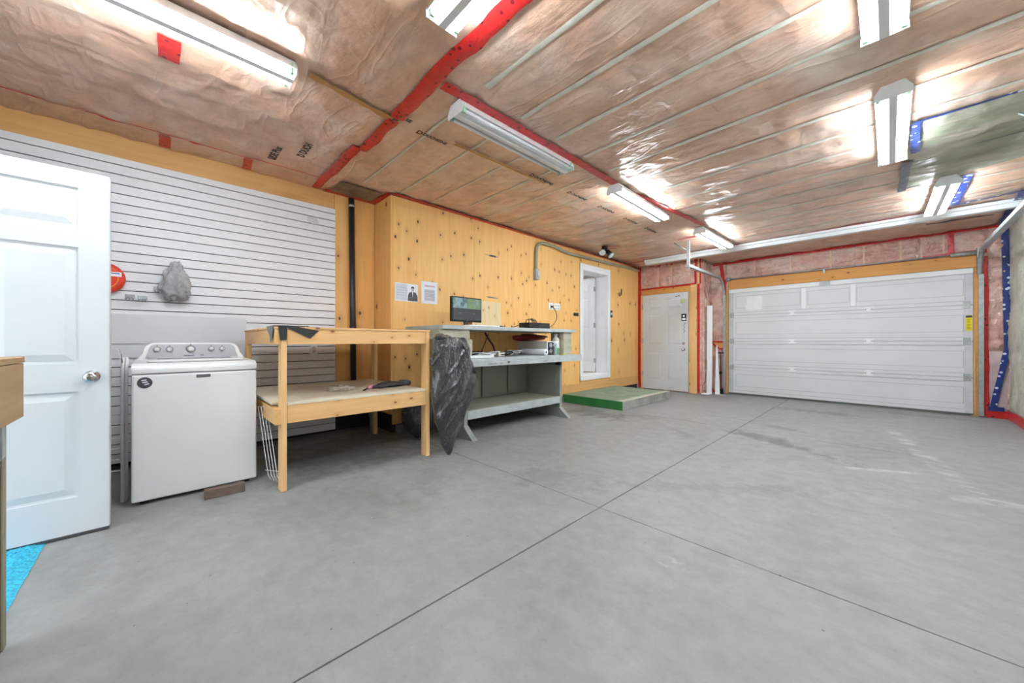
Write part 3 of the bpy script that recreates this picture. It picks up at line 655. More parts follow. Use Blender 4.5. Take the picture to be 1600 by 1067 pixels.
# ------------------------------------------------------------------ washer
ws = thing('washing_machine', (-3.72, .20, 0), 'white top-loading washing machine with grey console and five dials', 'washing machine')
xf, xb, ya, yb = -3.38, -4.06, -.133, .536
MB().box(xb, xf, ya, yb, .025, .853, bev=.012).build('cabinet', M_app, ws)
# deck: front-sloped slab
def sect(pts, y0, y1, b): b.prism([(x, y0, z) for x, z in pts], (0, y1-y0, 0))
b = MB(); sect([(xf, .858), (xf, .892), (xf-.012, .908), (xf-.05, .925), (xb+.01, .935), (xb+.01, .858)], ya, yb, b)
bmesh.ops.bevel(b.bm, geom=[e for e in b.bm.edges if e.calc_length() > .0], offset=.004, segments=2, affect='EDGES'); b.build('deck', M_app, ws)
box('deck_seam', plain('seam_grey', (150,150,152), .6), ws, xb+.01, xf-.004, ya+.004, yb-.004, .852, .859)
b = MB(); b.box(-3.84, -3.47, ya+.07, yb-.07, .928, .942, bev=.006); lid = b.build('lid', M_app, ws)
MB().box(-3.83, -3.64, ya+.12, yb-.12, .9415, .9445, bev=.001).build('lid_window', plain('grey_glass', (120,124,128), .15), lid)
b = MB()      # console with rounded upper corners, leaning back
prof = [(ya+.01, .93)]+[(ya+.045+.06-.06*math.cos(a), .985+.075*math.sin(a)) for a in [PI/2*i/6 for i in range(7)]]+[(yb-.045-.06+.06*math.sin(a), .985+.075*math.cos(a)) for a in [PI/2*i/6 for i in range(7)]]+[(yb-.01, .93)]
b.prism([(-3.86-(z-.93)*.35, y, z) for y, z in prof], (-.13, 0, 0)); b.build('console', M_app, ws)
pan = [(ya+.055, .945)]+[(ya+.07+.04-.04*math.cos(a), .99+.058*math.sin(a)) for a in [PI/2*i/6 for i in range(7)]]+[(yb-.07-.04+.04*math.sin(a), .99+.058*math.cos(a)) for a in [PI/2*i/6 for i in range(7)]]+[(yb-.055, .945)]
b = MB(); b.prism([(-3.856-(z-.93)*.35, y, z) for y, z in pan], (.004, 0, 0)); cp = b.build('control_panel', plain('console_grey', (176,178,182), .35, var=.04), ws)
for y, r in ((-.015,.020),(.055,.020),(.178,.027),(.305,.019),(.375,.019)):
    z = 1.01; x = -3.852-(z-.93)*.35
    kb = MB().lathe([(r*1.12,0),(r*1.12,.004),(r,.006),(r*.92,.018),(r*.7,.022)], (x, y, z), 'x', 24).build('dial', M_chrome, ws)
    MB().lathe([(r*.80,.018),(r*.78,.024),(r*.3,.026)], (x, y, z), 'x', 20).build('dial_cap', M_app, kb)
    box('pointer', M_black, kb, x-.0005, x+.0015, y-.002, y+.002, z+r*1.25, z+r*1.6)
MI2 = plain('console_print', (96,98,104), .6)
text('Centennial', .014, frame((-3.851-(.957-.93)*.35, .135, .957), (0,1,0), (-.33,0,.94), (.94,0,.33)), MI2, 'console_lettering', cp); text('HE', .016, frame((-3.851-(.957-.93)*.35, .235, .957), (0,1,0), (-.33,0,.94), (.94,0,.33)), MI2, 'console_lettering', cp)
bd = MB().box(xf-.002, xf+.003, .185, .262, .818, .838, bev=.001).build('badge', plain('badge_grey', (74,74,80), .35), ws)
text('MAYTAG', .014, frame((xf+.0032, .190, .8225), (0,1,0), (0,0,1), (1,0,0)), M_chrome, 'badge_lettering', bd, sx=1.15)
st = MB().lathe([(.036,0),(.036,.0015)], (xf+.0005, -.070, .800), 'x', 32).build('round_sticker', plain('sticker_dark', (70,72,76), .4), ws)
for k, (dy, dz, w_) in enumerate(((-.016,.012,.024),(-.012,-.001,.026),(-.002,-.014,.022))): MB().prism([(xf+.0022,-.070+dy,.80+dz),(xf+.0022,-.070+dy+w_,.80+dz+.004),(xf+.0022,-.070+dy+w_,.80+dz+.010),(xf+.0022,-.070+dy,.80+dz+.006)], (.0006,0,0)).build('sticker_emblem', M_paper, st)
for x in (xf-.06, xb+.06):
    for y in (ya+.06, yb-.06): MB().cyl((x, y, 0), (x, y, .026), .022).build('foot', M_black, ws)
# brick-like block in front
blk = tag(MB().box(-.030, .030, -.112, .112, 0, .062, bev=.003).build('paving_block', plain('brown_block', (104,88,80), .85, var=.2, vs=18, bump=.4)), 'brown-grey block lying on the floor against the washer front', 'block')
blk.location = (-3.228, .328, 0); blk.rotation_euler = (0, 0, math.radians(-2))
# folded wire drying rack between entry door and washer
dr = thing('drying_rack', (-3.62, -.20, 0), 'folded white wire drying rack standing between the entry door and the washer', 'rack')
M_wire = plain('white_wire', (228,228,230), .35)
for x, y in ((-3.50,-.176),(-3.53,-.160)):
    MB().tube([(x, y, .012), (x, y, .90), (x-.01, y+.003, .935), (x-.03, y, .96)], .009, 8).build('upright', M_wire, dr)
for i in range(10): MB().tube([(-3.52, -.172, .22+i*.072), (-3.56, -.42, .225+i*.072)], .0035, 6).build('rung', M_wire, dr)
MB().tube([(-3.50, -.176, .93), (-3.50, -.182, .99), (-3.50, -.19, 1.02)], .003, 6).build('hook_end', M_chrome, dr)
MB().tube([(-3.56, -.42, .012), (-3.56, -.42, .93)], .009, 8).build('upright', M_wire, dr)
# white wire shelf panel leaning under the pine table
wp = thing('wire_shelf_panel', (-3.30, .58, 0), 'narrow white wire panel leaning beside the washer under the pine table', 'wire rack')
for i in range(4):
    y = .552+.014*i; MB().tube([(-3.42+.03*i, y, .565), (-3.30+.03*i, y+.045, .05), (-3.28+.03*i, y+.06, .012)], .0028, 6).build('wire', M_wire, wp)
MB().tube([(-3.42, .552, .565), (-3.33, .594, .565)], .003, 6).build('cross_wire', M_wire, wp); MB().tube([(-3.31, .58, .09), (-3.20, .65, .09)], .003, 6).build('cross_wire', M_wire, wp)

# ------------------------------------------------------------------ pine table
pt = thing('pine_table', (-3.6, 1.2, 0), 'two-tier pine work table between the washer and the black garbage bag', 'table')
def bx(n, m, *a, bev=.002): return box(n, m, pt, *a, bev=bev)
bx('leg', M_pinez, -3.09, -3.0, .620, .656, 0, 1.160); bx('leg', M_pinez, -3.09, -3.0, 1.785, 1.823, 0, 1.160)
bx('leg', M_pinez, -4.23, -4.14, .580, .618, 0, 1.160); bx('leg', M_pinez, -4.23, -4.14, 1.785, 1.823, 0, 1.160)
bx('apron', M_pine, -3.038, -3.000, .658, 1.783, 1.050, 1.158); bx('apron', M_pine, -4.23, -4.19, .620, 1.783, 1.05, 1.158)
bx('side_rail', M_pinex, -4.138, -3.0, .580, .618, 1.050, 1.158); bx('side_rail', M_pinex, -4.138, -3.092, 1.785, 1.823, 1.050, 1.158)
bx('tabletop', M_pine, -4.24, -2.995, .575, 1.828, 1.160, 1.176)
bx('apron', M_pine, -3.038, -3.000, .658, 1.783, .482, .612); bx('apron', M_pine, -4.23, -4.19, .620, 1.783, .482, .612)
bx('side_rail', M_pinex, -4.23, -2.985, .580, .618, .482, .596); bx('side_rail', M_pinex, -4.138, -3.092, 1.785, 1.823, .482, .612)
MB().box(-4.23, -3.094, .580, 1.783, .613, .630, bev=.001).box(-3.094, -2.997, .660, 1.783, .613, .630, bev=.001).build('lower_shelf', M_shelf, pt)
# black rubber sheet draped over the front left corner
M_rub = plain('black_rubber', (34,36,36), .55, var=.15, vs=12)
rs = thing('rubber_strip', (-2.99, .68, 1.10), 'strip of black rubber draped over the front left corner of the pine table', 'rubber strip')
MB().prism([(-2.993,.632,1.182),(-2.993,.70,1.180),(-2.993,.865,1.150),(-2.993,.805,1.092),(-2.993,.70,1.145),(-2.993,.665,1.165)], (.004,0,0)).build('front_flap', M_rub, rs)
MB().prism([(-2.992,.600,1.180),(-2.992,.655,1.180),(-2.992,.652,1.082),(-2.992,.612,1.078)], (.004,0,0)).build('corner_flap', M_rub, rs)
MB().grid(10, 8, lambda u, v: (-3.20+.208*u, .57+.24*v, 1.179+.006*noise.noise(Vector((u*4, v*4, 1)))+.004)).build('top_sheet', M_rub, rs)
MB().prism([(-3.20,.572,1.182),(-2.992,.572,1.182),(-3.03,.572,1.10),(-3.08,.572,1.065),(-3.10,.572,1.11),(-3.17,.572,1.15)], (0,-.004,0)).build('side_flap', plain('rubber_underside', (110,114,112), .5), rs)
# things on the lower shelf
crumple('plastic_wrap', plain('wrap_cream', (222,214,196), .25, var=.1, vs=30, bump=.4, alpha=.7), (-3.45, 1.18, .648), (.10, .085, .022), .5, 3.0, 'crumpled pale plastic wrap lying on the lower shelf of the pine table', 'wrap')
br = thing('utility_knife', (-3.30, 1.35, .64), 'pink-handled tool with a black tip lying on the pine table shelf', 'tool')
MB().tube([(-3.30, 1.36, .645), (-3.36, 1.42, .652), (-3.40, 1.46, .648)], lambda t_: .012+.008*math.sin(t_*PI), 10).build('handle', plain('pink_plastic', (220,130,160), .4), br)
MB().tube([(-3.24, 1.30, .638), (-3.27, 1.33, .640), (-3.30, 1.36, .645)], .007, 8).build('tip', M_black, br)
M_glove = plain('dark_grey_fabric', (62,64,66), .75, var=.25, vs=20, bump=.3)
gl = thing('work_gloves', (-3.35, 1.66, .632), 'pair of dark grey work gloves heaped on the pine table shelf', 'gloves')
b = bmesh.new(); bmesh.ops.create_icosphere(b, subdivisions=3, radius=1)
for v in b.verts:
    d = v.co; s_ = 1+.35*noise.noise(d*2.1+Vector((4,2,1))); v.co = Vector((-3.38+d.x*.085*s_, 1.62+d.y*.12*s_, .655+d.z*.026*s_))
for f in b.faces: f.smooth = True
q = MB(); q._merge(b); q.build('palm', M_glove, gl)
for i, (dx, dy, L) in enumerate(((-.05,-.1,.10),(-.015,-.11,.13),(.02,-.11,.13),(.055,-.09,.10))):
    MB().tube([(-3.38+dx, 1.62+dy*.6, .655), (-3.36+dx, 1.62+dy*.6-L*.5, .652), (-3.33+dx, 1.62+dy*.6-L, .645)], lambda t_: .016-.005*t_, 8).build('finger', M_glove, gl)
MB().tube([(-3.36, 1.70, .66), (-3.33, 1.76, .665), (-3.36, 1.80, .655)], lambda t_: .030-.004*t_, 10).build('cuff', M_glove, gl)

# ------------------------------------------------------------------ grey workbench
gb = thing('grey_workbench', (-3.6, 3.2, 0), 'grey-painted wooden workbench with trestle feet against the plywood wall', 'workbench')
def gx(n, m, *a, bev=.003): return box(n, m, gb, *a, bev=bev)
gx('bench_top', M_bgrey2, -4.0, -3.10, 2.37, 4.40, .845, .882); ap = gx('front_apron', M_bgrey2, -3.135, -3.095, 2.37, 4.40, .795, .845)
gx('back_rail', M_bgrey, -3.99, -3.95, 2.4, 4.3, .77, .843)
for y in (2.42, 4.10):
    gx('leg', M_bgrey, -3.36, -3.265, y, y+.045, .10, .794); gx('leg', M_bgrey, -3.93, -3.84, y, y+.045, .10, .794)
    MB().prism([(-3.10,y-.01,0),(-3.20,y-.01,.075),(-3.265,y-.01,.135),(-3.92,y-.01,.135),(-3.98,y-.01,0)], (0,.065,0)).build('foot', M_bgrey, gb)
    gx('top_rail', M_bgrey, -3.93, -3.265, y, y+.045, .725, .794)
gx('end_panel', M_bgreyd, -3.84, -3.36, 4.115, 4.13, .14, .724); gx('end_panel', M_bgreyd, -3.84, -3.36, 2.435, 2.45, .14, .724)
gx('lower_shelf', wood('dusty_shelf', (150,148,130), (172,168,150), 'y', .7, 0, .7), -3.93, -3.30, 2.47, 4.095, .262, .285); gx('shelf_fascia', M_bgrey2, -3.298, -3.262, 2.467, 4.098, .195, .290)
for y0, y1 in ((2.47, 2.80), (2.83, 3.20), (3.23, 3.68), (3.72, 4.09)): gx('back_panel', M_bgreyd, -3.95, -3.935, y0, y1, .30, .775)
gx('back_frame', M_bgreyd, -3.975, -3.956, 2.47, 4.10, .20, .765)
gx('back_frame', M_bgreyd, -3.955, -3.932, 4.092, 4.16, .20, .765)
for y in (2.80, 3.20): gx('panel_gap', M_black, -3.954, -3.950, y+.003, y+.027, .30, .765)
# tiny things under the shelf and marks on the apron
for (y, z, w_, h_) in ((2.62,.810,.15,.022),(2.80,.812,.05,.022),(3.55,.815,.10,.018),(3.72,.82,.03,.010)):
    g = MB()
    for i in range(max(3, int(w_/.012))): g.box(-3.0948, -3.0942, y+i*.012, y+i*.012+.006, z, z+h_*(.5+.5*random.random()))
    g.build('apron_print', plain('faded_ink', (120,122,124), .7), ap)
MB().prism([(-3.0948,2.915,.838),(-3.0948,2.965,.838),(-3.0948,2.935,.812)], (.001,0,0)).build('apron_stain', plain('dark_stain', (60,60,58), .7), ap)
us = thing('riser_shelf', (-3.6, 3.2, 1.19), 'long grey plank riser shelf resting on wood blocks above the workbench', 'shelf')
box('plank', M_bgrey2, us, -3.98, -3.19, 2.09, 4.37, 1.200, 1.243, bev=.004)
M_blk = plain('pale_block_wood', (176,172,152), .65, var=.12, vs=9)
def stackblk(x0, x1, y0, y1, zz, lab, grp):
    for i, (a, b_) in enumerate(zip(zz, zz[1:])):
        s_ = random.uniform(-.012, .012)
        o = MB().box(x0+s_, x1+s_, y0, y1, a+.001, b_-.001, bev=.004).build('wood_block', M_blk); tag(o, lab[i], 'block', grp)
stackblk(-3.46, -3.22, 4.12, 4.30, [.882, .985, 1.095, 1.200], ['lowest wood block of the right-hand stack on the workbench', 'middle wood block of the right-hand stack on the workbench', 'topmost wood block of the right-hand stack under the riser shelf'], 'wood blocks under the riser shelf')
stackblk(-3.46, -3.22, 2.385, 2.50, [.882, .985, 1.094], ['lowest wood block behind the garbage bag on the workbench', 'middle wood block behind the garbage bag on the workbench'], 'wood blocks under the riser shelf')
stackblk(-3.46, -3.215, 2.07, 2.46, [1.095, 1.200], ['pale wood block above the garbage bag at the left end of the riser shelf'], 'wood blocks under the riser shelf')
# red cloth hanging at the wall behind the box
crumple('red_bag', plain('dark_red_fabric', (138,28,34), .6, var=.3, vs=9, bump=.2), (-3.80, 4.05, 1.130), (.10, .34, .048), .30, 2.0, 'dark red bag squeezed between the grey computer case and the riser shelf', 'bag', 3)
pc = thing('computer_case', (-3.50, 3.87, .882), 'light grey computer case lying on the workbench under the riser shelf', 'computer')
MB().box(-3.84, -3.27, 3.82, 4.00, .884, 1.075, bev=.006).build('shell', plain('case_grey', (206,204,196), .45, var=.04), pc)
MB().box(-3.2705, -3.262, 3.822, 3.832, .888, 1.072).box(-3.2705, -3.262, 3.988, 3.998, .888, 1.072).box(-3.2705, -3.262, 3.832, 3.988, 1.062, 1.072).build('edge_trim', M_white, pc)
MB().box(-3.2705, -3.266, 3.833, 3.987, .888, 1.061).build('end_plate', plain('end_plate', (60,64,68), .5), pc)
for z in (.935, 1.015): MB().lathe([(.034,0),(.034,.004),(.024,.005),(.024,.008)], (-3.266, 3.90, z), 'x', 20).build('fan_ring', plain('fan_grey', (150,152,156), .4), pc)
rl = thing('paper_roll', (-3.40, 3.74, .882), 'white roll of paper lying against the side of the grey computer case', 'roll')
MB().lathe([(.016,0),(.040,0),(.042,.004),(.042,.446),(.040,.45),(.016,.45)], (-3.68, 3.765, .926), 'x', 24).build('roll', M_paper, rl); MB().cyl((-3.6805,3.765,.926), (-3.2295,3.765,.926), .0165).build('core', plain('card_core', (90,88,84), .7), rl)
sp = thing('spray_bottle', (-3.22, 4.03, .882), 'white trigger spray bottle beside the grey computer case', 'bottle')
MB().lathe([(.030,0),(.034,.004),(.034,.10),(.028,.125),(.013,.145),(.013,.160)], (-3.19, 3.93, .884), 'z', 20).build('bottle', plain('pale_blue_clear', (188,206,206), .2, var=.1), sp)
MB().box(-3.205, -3.175, 3.885, 3.955, 1.043, 1.075, bev=.008).box(-3.202, -3.178, 3.865, 3.89, 1.05, 1.068, bev=.004).build('spray_head', M_white, sp)
MB().tube([(-3.19, 3.89, 1.045), (-3.19, 3.875, 1.02), (-3.19, 3.885, .995)], .006, 6).build('trigger', M_white, sp); MB().box(-3.157, -3.154, 3.905, 3.955, .90, .98).build('bottle_label', plain('green_print', (96,146,84), .5), sp)
jar = thing('white_jug', (-3.42, 4.03, .882), 'white plastic jug standing behind the spray bottle on the workbench', 'jug')
MB().lathe([(.045,0),(.05,.006),(.05,.20),(.04,.235),(.022,.25),(.022,.27)], (-3.30, 4.055, .884), 'z', 22).build('body', plain('cream_plastic', (226,222,208), .4), jar); MB().cyl((-3.30,4.055,1.154), (-3.30,4.055,1.18), .026).build('cap', M_white, jar)
tag(MB().box(-3.20, -3.12, 4.00, 4.10, .884, .898, bev=.004).build('sponge', plain('yellow_green', (190,186,90), .8)), 'yellow-green cloth lying at the foot of the spray bottle', 'cloth')
ps = thing('power_strip', (-3.22, 2.62, .885), 'white power strip lying on the workbench among tangled cables', 'power strip')
MB().box(-3.27, -3.20, 2.45, 2.80, .884, .912, bev=.006).build('body', M_white, ps)
for i in range(5): MB().box(-3.255, -3.215, 2.48+i*.06, 2.51+i*.06, .912, .914).build('socket', plain('socket_grey', (176,178,180), .4), ps)
def cable(pts, r, mat, name, label, n=40, cat='cable', grp=None):
    P = [Vector(p) for p in pts]; out = []
    for i in range(len(P)-1):
        p0, p1, p2, p3 = P[max(0, i-1)], P[i], P[i+1], P[min(len(P)-1, i+2)]
        for k in range(6):
            t_ = k/6; out.append(.5*((2*p1)+(-p0+p2)*t_+(2*p0-5*p1+4*p2-p3)*t_*t_+(-p0+3*p1-3*p2+p3)*t_**3))
    out.append(P[-1]); return tag(MB().tube(out, r, 6).build(name, mat), label, cat, grp)
random.seed(11)
cols = [('black', M_black), ('white', M_white), ('grey', plain('grey_cable', (120,118,122), .5)), ('white', M_white), ('dark red', plain('maroon_cable', (86,30,30), .5)), ('black', M_black), ('grey', plain('grey_cable', (120,118,122), .5)), ('white', M_white)]
for i, (cn, cm) in enumerate(cols):
    cy = 2.66+.09*i; pts = []
    for k in range(9): pts.append((-3.40+random.uniform(-.13, .15), cy+random.uniform(-.10, .12), .895+abs(random.gauss(0, .03))))
    cable(pts, .006 if i % 2 else .0045, cm, 'cable', 'loose %s cable in the tangle on the workbench beside the power strip' % cn, grp='%s cables tangled on the workbench' % cn)
tag(MB().box(-3.45, -3.36, 3.02, 3.12, .884, .945, bev=.006).build('adapter', plain('cream_plastic', (226,222,208), .4)), 'cream plug-in adapter among the cables on the workbench', 'adapter')
tag(MB().box(-3.55, -3.47, 2.74, 2.84, .884, .95, bev=.01).build('adapter', M_black), 'black plug-in adapter among the cables on the workbench', 'adapter')
cable([(-3.75, 3.12, 1.19), (-3.72, 3.16, 1.10), (-3.66, 3.18, 1.02), (-3.60, 3.16, .95), (-3.5, 3.1, .90)], .013, plain('maroon_cable', (86,30,30), .5), 'cable_bundle', 'dark maroon cable bundle dropping from the riser shelf to the bench')
cable([(-3.70, 3.14, 1.17), (-3.66, 3.05, 1.06), (-3.58, 2.94, .98), (-3.48, 2.84, .93)], .007, plain('maroon_cable', (86,30,30), .5), 'cable', 'dark cable slanting down to the black adapter on the workbench')
for i, x in enumerate((2.72, 2.80, 2.88)): cable([(-4.02, x-.1, 1.19), (-4.01, x-.05, 1.08), (-4.0, x+.06, 1.01), (-3.9, x+.13, .93)], .0035, M_dark, 'cable', 'thin dark cable running down the plywood behind the tangle', grp='thin cables on the plywood')

# monitor and desk things on the riser shelf
mo = thing('monitor', (-3.55, 2.66, 1.243), 'black computer monitor showing camera views on the riser shelf', 'monitor')
MT = Matrix.Translation((-3.55, 2.66, 1.243)) @ Matrix.Rotation(math.radians(4), 4, 'Z')
def mbx(n, m, *a, par=mo, bev=0):
    b = MB(); b.M = MT; b.box(*a, bev=bev); return b.build(n, m, par)
scn = mbx('housing', plain('gloss_black', (18,18,20), .2), -.02, .02, -.235, .235, .062, .358, bev=.005)
t_ = NT('camera_view'); cv = t_.coord(world=True); nn = t_.noise(cv, 9, 3); t_.col((0,0,0,1)); t_.l(t_.ramp(nn, [(.35, lin((60,84,96))), (.5, lin((132,160,160))), (.66, lin((70,104,92)))]), t_.b.inputs['Emission Color']); t_.b.inputs['Emission Strength'].default_value = .42
t2 = NT('camera_view_green'); cv = t2.coord(world=True); nn = t2.noise(cv, 10, 3); t2.col((0,0,0,1)); t2.l(t2.ramp(nn, [(.35, lin((104,140,84))), (.52, lin((96,124,88))), (.64, lin((140,152,156)))]), t2.b.inputs['Emission Color']); t2.b.inputs['Emission Strength'].default_value = .42
mbx('screen', plain('screen_dark', (62,64,68), .25), .0201, .0215, -.222, .222, .085, .345)
mbx('screen_view', t_.m, .0216, .022, -.219, -.002, .222, .342); mbx('screen_view', t2.m, .0216, .022, .002, .219, .222, .342)
mbx('caption', plain('screen_text', (110,112,116), .4), .0216, .022, -.13, -.09, .160, .164); mbx('caption', plain('screen_text', (110,112,116), .4), .0216, .022, .09, .13, .160, .164)
mbx('neck', M_black, -.018, .010, -.03, .03, .018, .075, bev=.004)
mbx('logo', M_chrome, .0201, .0206, -.008, .008, .071, .076)
b = MB(); b.M = MT; b.lathe([(.0,.0),(.12,.0),(.125,.006),(.11,.014),(.03,.02)], (0,0,.001), 'z', 28); b.build('stand', M_white, mo)
tag(MB().box(-3.33, -3.21, 2.46, 2.90, 1.2435, 1.256, bev=.003).build('keyboard', M_white), 'white keyboard lying on the riser shelf before the monitor', 'keyboard')
tag(crumple('mouse', M_black, (-3.50, 3.17, 1.258), (.05, .033, .018), .05, 1, 'x', 'mouse', 3), 'black computer mouse on the riser shelf right of the monitor', 'mouse')
tag(MB().prism([(-3.95,3.06,1.2435),(-3.95,3.60,1.2435),(-3.99,3.60,1.640),(-3.99,3.06,1.640)], (.012,0,0)).build('plywood_offcut', wood('pale_plywood', (216,190,140), (232,208,162), 'z', 1, .5, .6, (110,80,50), 8)), 'pale plywood offcut leaning on the wall behind the monitor', 'board')
bb = thing('power_supply_box', (-3.50, 3.87, 1.243), 'black power supply box with cables at the right of the riser shelf', 'box')
MB().box(-3.60, -3.40, 3.61, 3.80, 1.2445, 1.330, bev=.004).build('housing', M_black, bb); MB().box(-3.60, -3.40, 3.805, 4.04, 1.2445, 1.330, bev=.004).build('housing', plain('soft_black', (34,34,36), .5), bb)
for i in range(3): MB().tube([(-3.52+.02*i, 3.66+.05*i, 1.318), (-3.50, 3.66+.05*i, 1.37+.012*i), (-3.50, 3.72+.05*i, 1.385), (-3.50, 3.80+.03*i, 1.36), (-3.50, 3.82+.03*i, 1.315)], .006, 6).build('lead', M_black, bb)
cable([(-3.50, 3.60, 1.28), (-3.47, 3.48, 1.290), (-3.46, 3.38, 1.262), (-3.46, 3.28, 1.249)], .006, M_black, 'cable', 'black cable curling from the black power supply box onto the riser shelf')

# wall B items
X = -4.03
def pl(n, mat, y0, y1, z0, z1, t=.004, par=None, bev=0, x=X): return MB().box(x, x+t, y0, y1, z0, z1, bev=bev).build(n, mat, par)
po = thing('poster', (X, 2.13, 1.65), 'landscape sheet with a grey portrait of a man in a suit', 'poster')
pl('sheet', M_paper, 1.985, 2.285, 1.55, 1.765, .003, po); x1 = X+.0035
pl('tinted_area', plain('pale_violet_print', (210,214,228), .7), 1.995, 2.14, 1.565, 1.755, .0007, po, x=x1-.0006)
pt2 = lambda L: [(x1, y, z) for y, z in L]
MB().prism(pt2([(2.145,1.56),(2.15,1.625),(2.165,1.66),(2.195,1.672),(2.225,1.672),(2.255,1.66),(2.275,1.625),(2.278,1.56)]), (.0007,0,0)).build('suit', plain('suit_grey', (78,80,84), .7), po)
MB().prism(pt2([(2.200,1.674),(2.218,1.674),(2.212,1.60)]), (.0012,0,0)).build('shirt', M_paper, po)
MB().prism(pt2([(2.21+.018*math.cos(a), 1.700+.026*math.sin(a)) for a in [2*PI*i/16 for i in range(16)]]), (.0011,0,0)).build('face', plain('portrait_face', (186,186,188), .7), po)
MB().prism(pt2([(2.191,1.705),(2.190,1.722),(2.20,1.735),(2.218,1.736),(2.230,1.724),(2.229,1.705),(2.222,1.716),(2.198,1.716)]), (.0016,0,0)).build('hair', plain('portrait_hair', (40,40,42), .7), po)
MB().prism(pt2([(2.165,1.588),(2.245,1.600),(2.243,1.612),(2.165,1.604)]), (.0014,0,0)).build('folded_arm', plain('arm_grey', (110,112,116), .7), po)
for i in range(4): pl('print_line', plain('print_grey', (160,164,176), .7), 2.003, 2.13-.015*(i % 2), 1.62+.03*i, 1.624+.03*i, .0005, po, x=x1)
p2 = thing('notice_sheet', (X, 2.44, 1.65), 'portrait notice sheet with a printed table pinned right of the poster', 'notice')
pl('sheet', M_paper, 2.33, 2.56, 1.545, 1.822, .003, p2); x1 = X+.0035
pl('heading', plain('print_pink', (214,176,182), .7), 2.375, 2.52, 1.755, 1.775, .0006, p2, x=x1-.0005)
for i in range(9): pl('table_row', plain('print_row_a' if i % 2 else 'print_row_b', (170,170,180) if i % 2 else (190,186,190), .7), 2.372, 2.522, 1.58+.016*i, 1.593+.016*i, .0006, p2, x=x1-.0005)
tag(MB().box(X, X+.001, 3.36, 3.60, 2.315, 2.322).box(X, X+.001, 3.44, 3.56, 2.305, 2.330).build('pen_mark', plain('violet_mark', (110,96,110), .7)), 'dark smudged pen mark high on the plywood above the monitor', 'mark')
tag(MB().prism([(X,3.37,1.715),(X,3.42,1.722),(X,3.61,1.712),(X,3.60,1.702),(X,3.42,1.704)], (.001,0,0)).build('pen_mark', plain('violet_mark', (110,96,110), .7)), 'violet pen mark on the plywood just above the leaning offcut', 'mark')
for y0, y1, lab in ((4.755, 4.87, 'white outlet plate with a plugged-in cord above the riser shelf'), (4.90, 5.06, 'white double outlet plate right of the plugged-in outlet')):
    o = thing('outlet_plate', (X, (y0+y1)/2, 1.67), lab, 'outlet', 'outlets on the plywood wall'); pl('plate', M_white, y0, y1, 1.615, 1.732, .006, o, .002)
    for yy in ([ (y0+y1)/2 ] if y1-y0 < .13 else [y0+.045, y1-.045]):
        for zz in (1.642, 1.690): pl('socket', plain('socket_grey', (176,178,180), .4), yy-.016, yy+.016, zz-.012, zz+.012, .002, o, x=X+.006)
cord = cable([(X+.03, 4.82, 1.665), (X+.07, 4.83, 1.62), (X+.06, 4.90, 1.52), (X+.05, 4.89, 1.42), (-3.86, 4.62, 1.32), (-3.7, 4.30, 1.255)], .006, plain('brown_cord', (66,40,34), .5), 'hanging_cord', 'dark brown cord hanging from the outlet to the riser shelf')
tag(MB().cyl((X+.006, 4.815, 1.667), (X+.045, 4.82, 1.662), .016).build('plug', M_black), 'black plug pushed into the outlet above the riser shelf', 'plug')
tag(pl('wall_socket_hole', M_black, 5.46, 5.60, 1.54, 1.60, .012), 'small black box on the plywood just left of the raised doorway', 'box')
s1 = thing('light_switch', (X, 6.75, 1.65), 'black light switch right of the raised doorway', 'switch'); pl('plate', M_black, 6.715, 6.80, 1.57, 1.715, .010, s1, .002); pl('toggle', M_white, 6.74, 6.775, 1.625, 1.665, .008, s1, x=X+.010)
tag(MB().tube([(X+.01, 7.17, 2.20), (X+.02, 7.15, 2.12), (X+.03, 7.10, 2.06), (X+.03, 7.05, 2.04), (X+.02, 7.03, 2.07), (X+.02, 7.06, 2.11)], .009, 6).build('wall_hook', plain('rusty_brown', (96,60,34), .6)), 'brown metal hook on the plywood right of the raised doorway', 'hook')
cd = thing('conduit', (X, 5.5, 2.08), 'grey conduit bending from a switch box and running along the wall top', 'conduit')
M_cond = plain('conduit_grey', (158,156,136), .5)
pts = [(-3.995, 4.405, 2.20), (-3.995, 4.405, 2.50), (-3.995, 4.42, 2.60), (-3.995, 4.47, 2.672), (-3.995, 4.56, 2.70), (-3.995, 4.85, 2.70), (-3.995, 5.15, 2.655), (-3.995, 5.4, 2.65), (-3.995, 7.85, 2.695), (-3.99, 7.90, 2.70)]
MB().tube(pts, .026, 10).build('pipe', M_cond, cd)
MB().box(-4.029, -3.965, 4.37, 4.45, 2.075, 2.25, bev=.006).build('switch_box', plain('conduit_box', (158,160,156), .5), cd); MB().box(-3.965, -3.952, 4.40, 4.455, 2.12, 2.21, bev=.004).build('cover', M_galv, cd)
# twin flood lamp
fl = thing('flood_lamp', (-3.62, 5.85, 2.75), 'black twin-headed flood lamp on the ceiling above the raised doorway', 'lamp')
MB().cyl((-3.60, 5.82, 2.79), (-3.60, 5.82, 2.75), .055).build('base', M_black, fl)
for (p0, p1) in (((-3.62, 5.80, 2.75), (-3.56, 5.68, 2.66)), ((-3.60, 5.84, 2.75), (-3.50, 5.86, 2.63))):
    a, c = Vector(p0), Vector(p1); d = (c-a).normalized()
    hd = MB().cyl(a, a+d*.05, .018).cyl(a+d*.05, c, .040, .055, n=18).build('head', M_black, fl)
    MB().cyl(c, c+d*.025, .058, .050, n=20).build('bulb', plain('bulb_glass', (214,218,216), .15), hd)

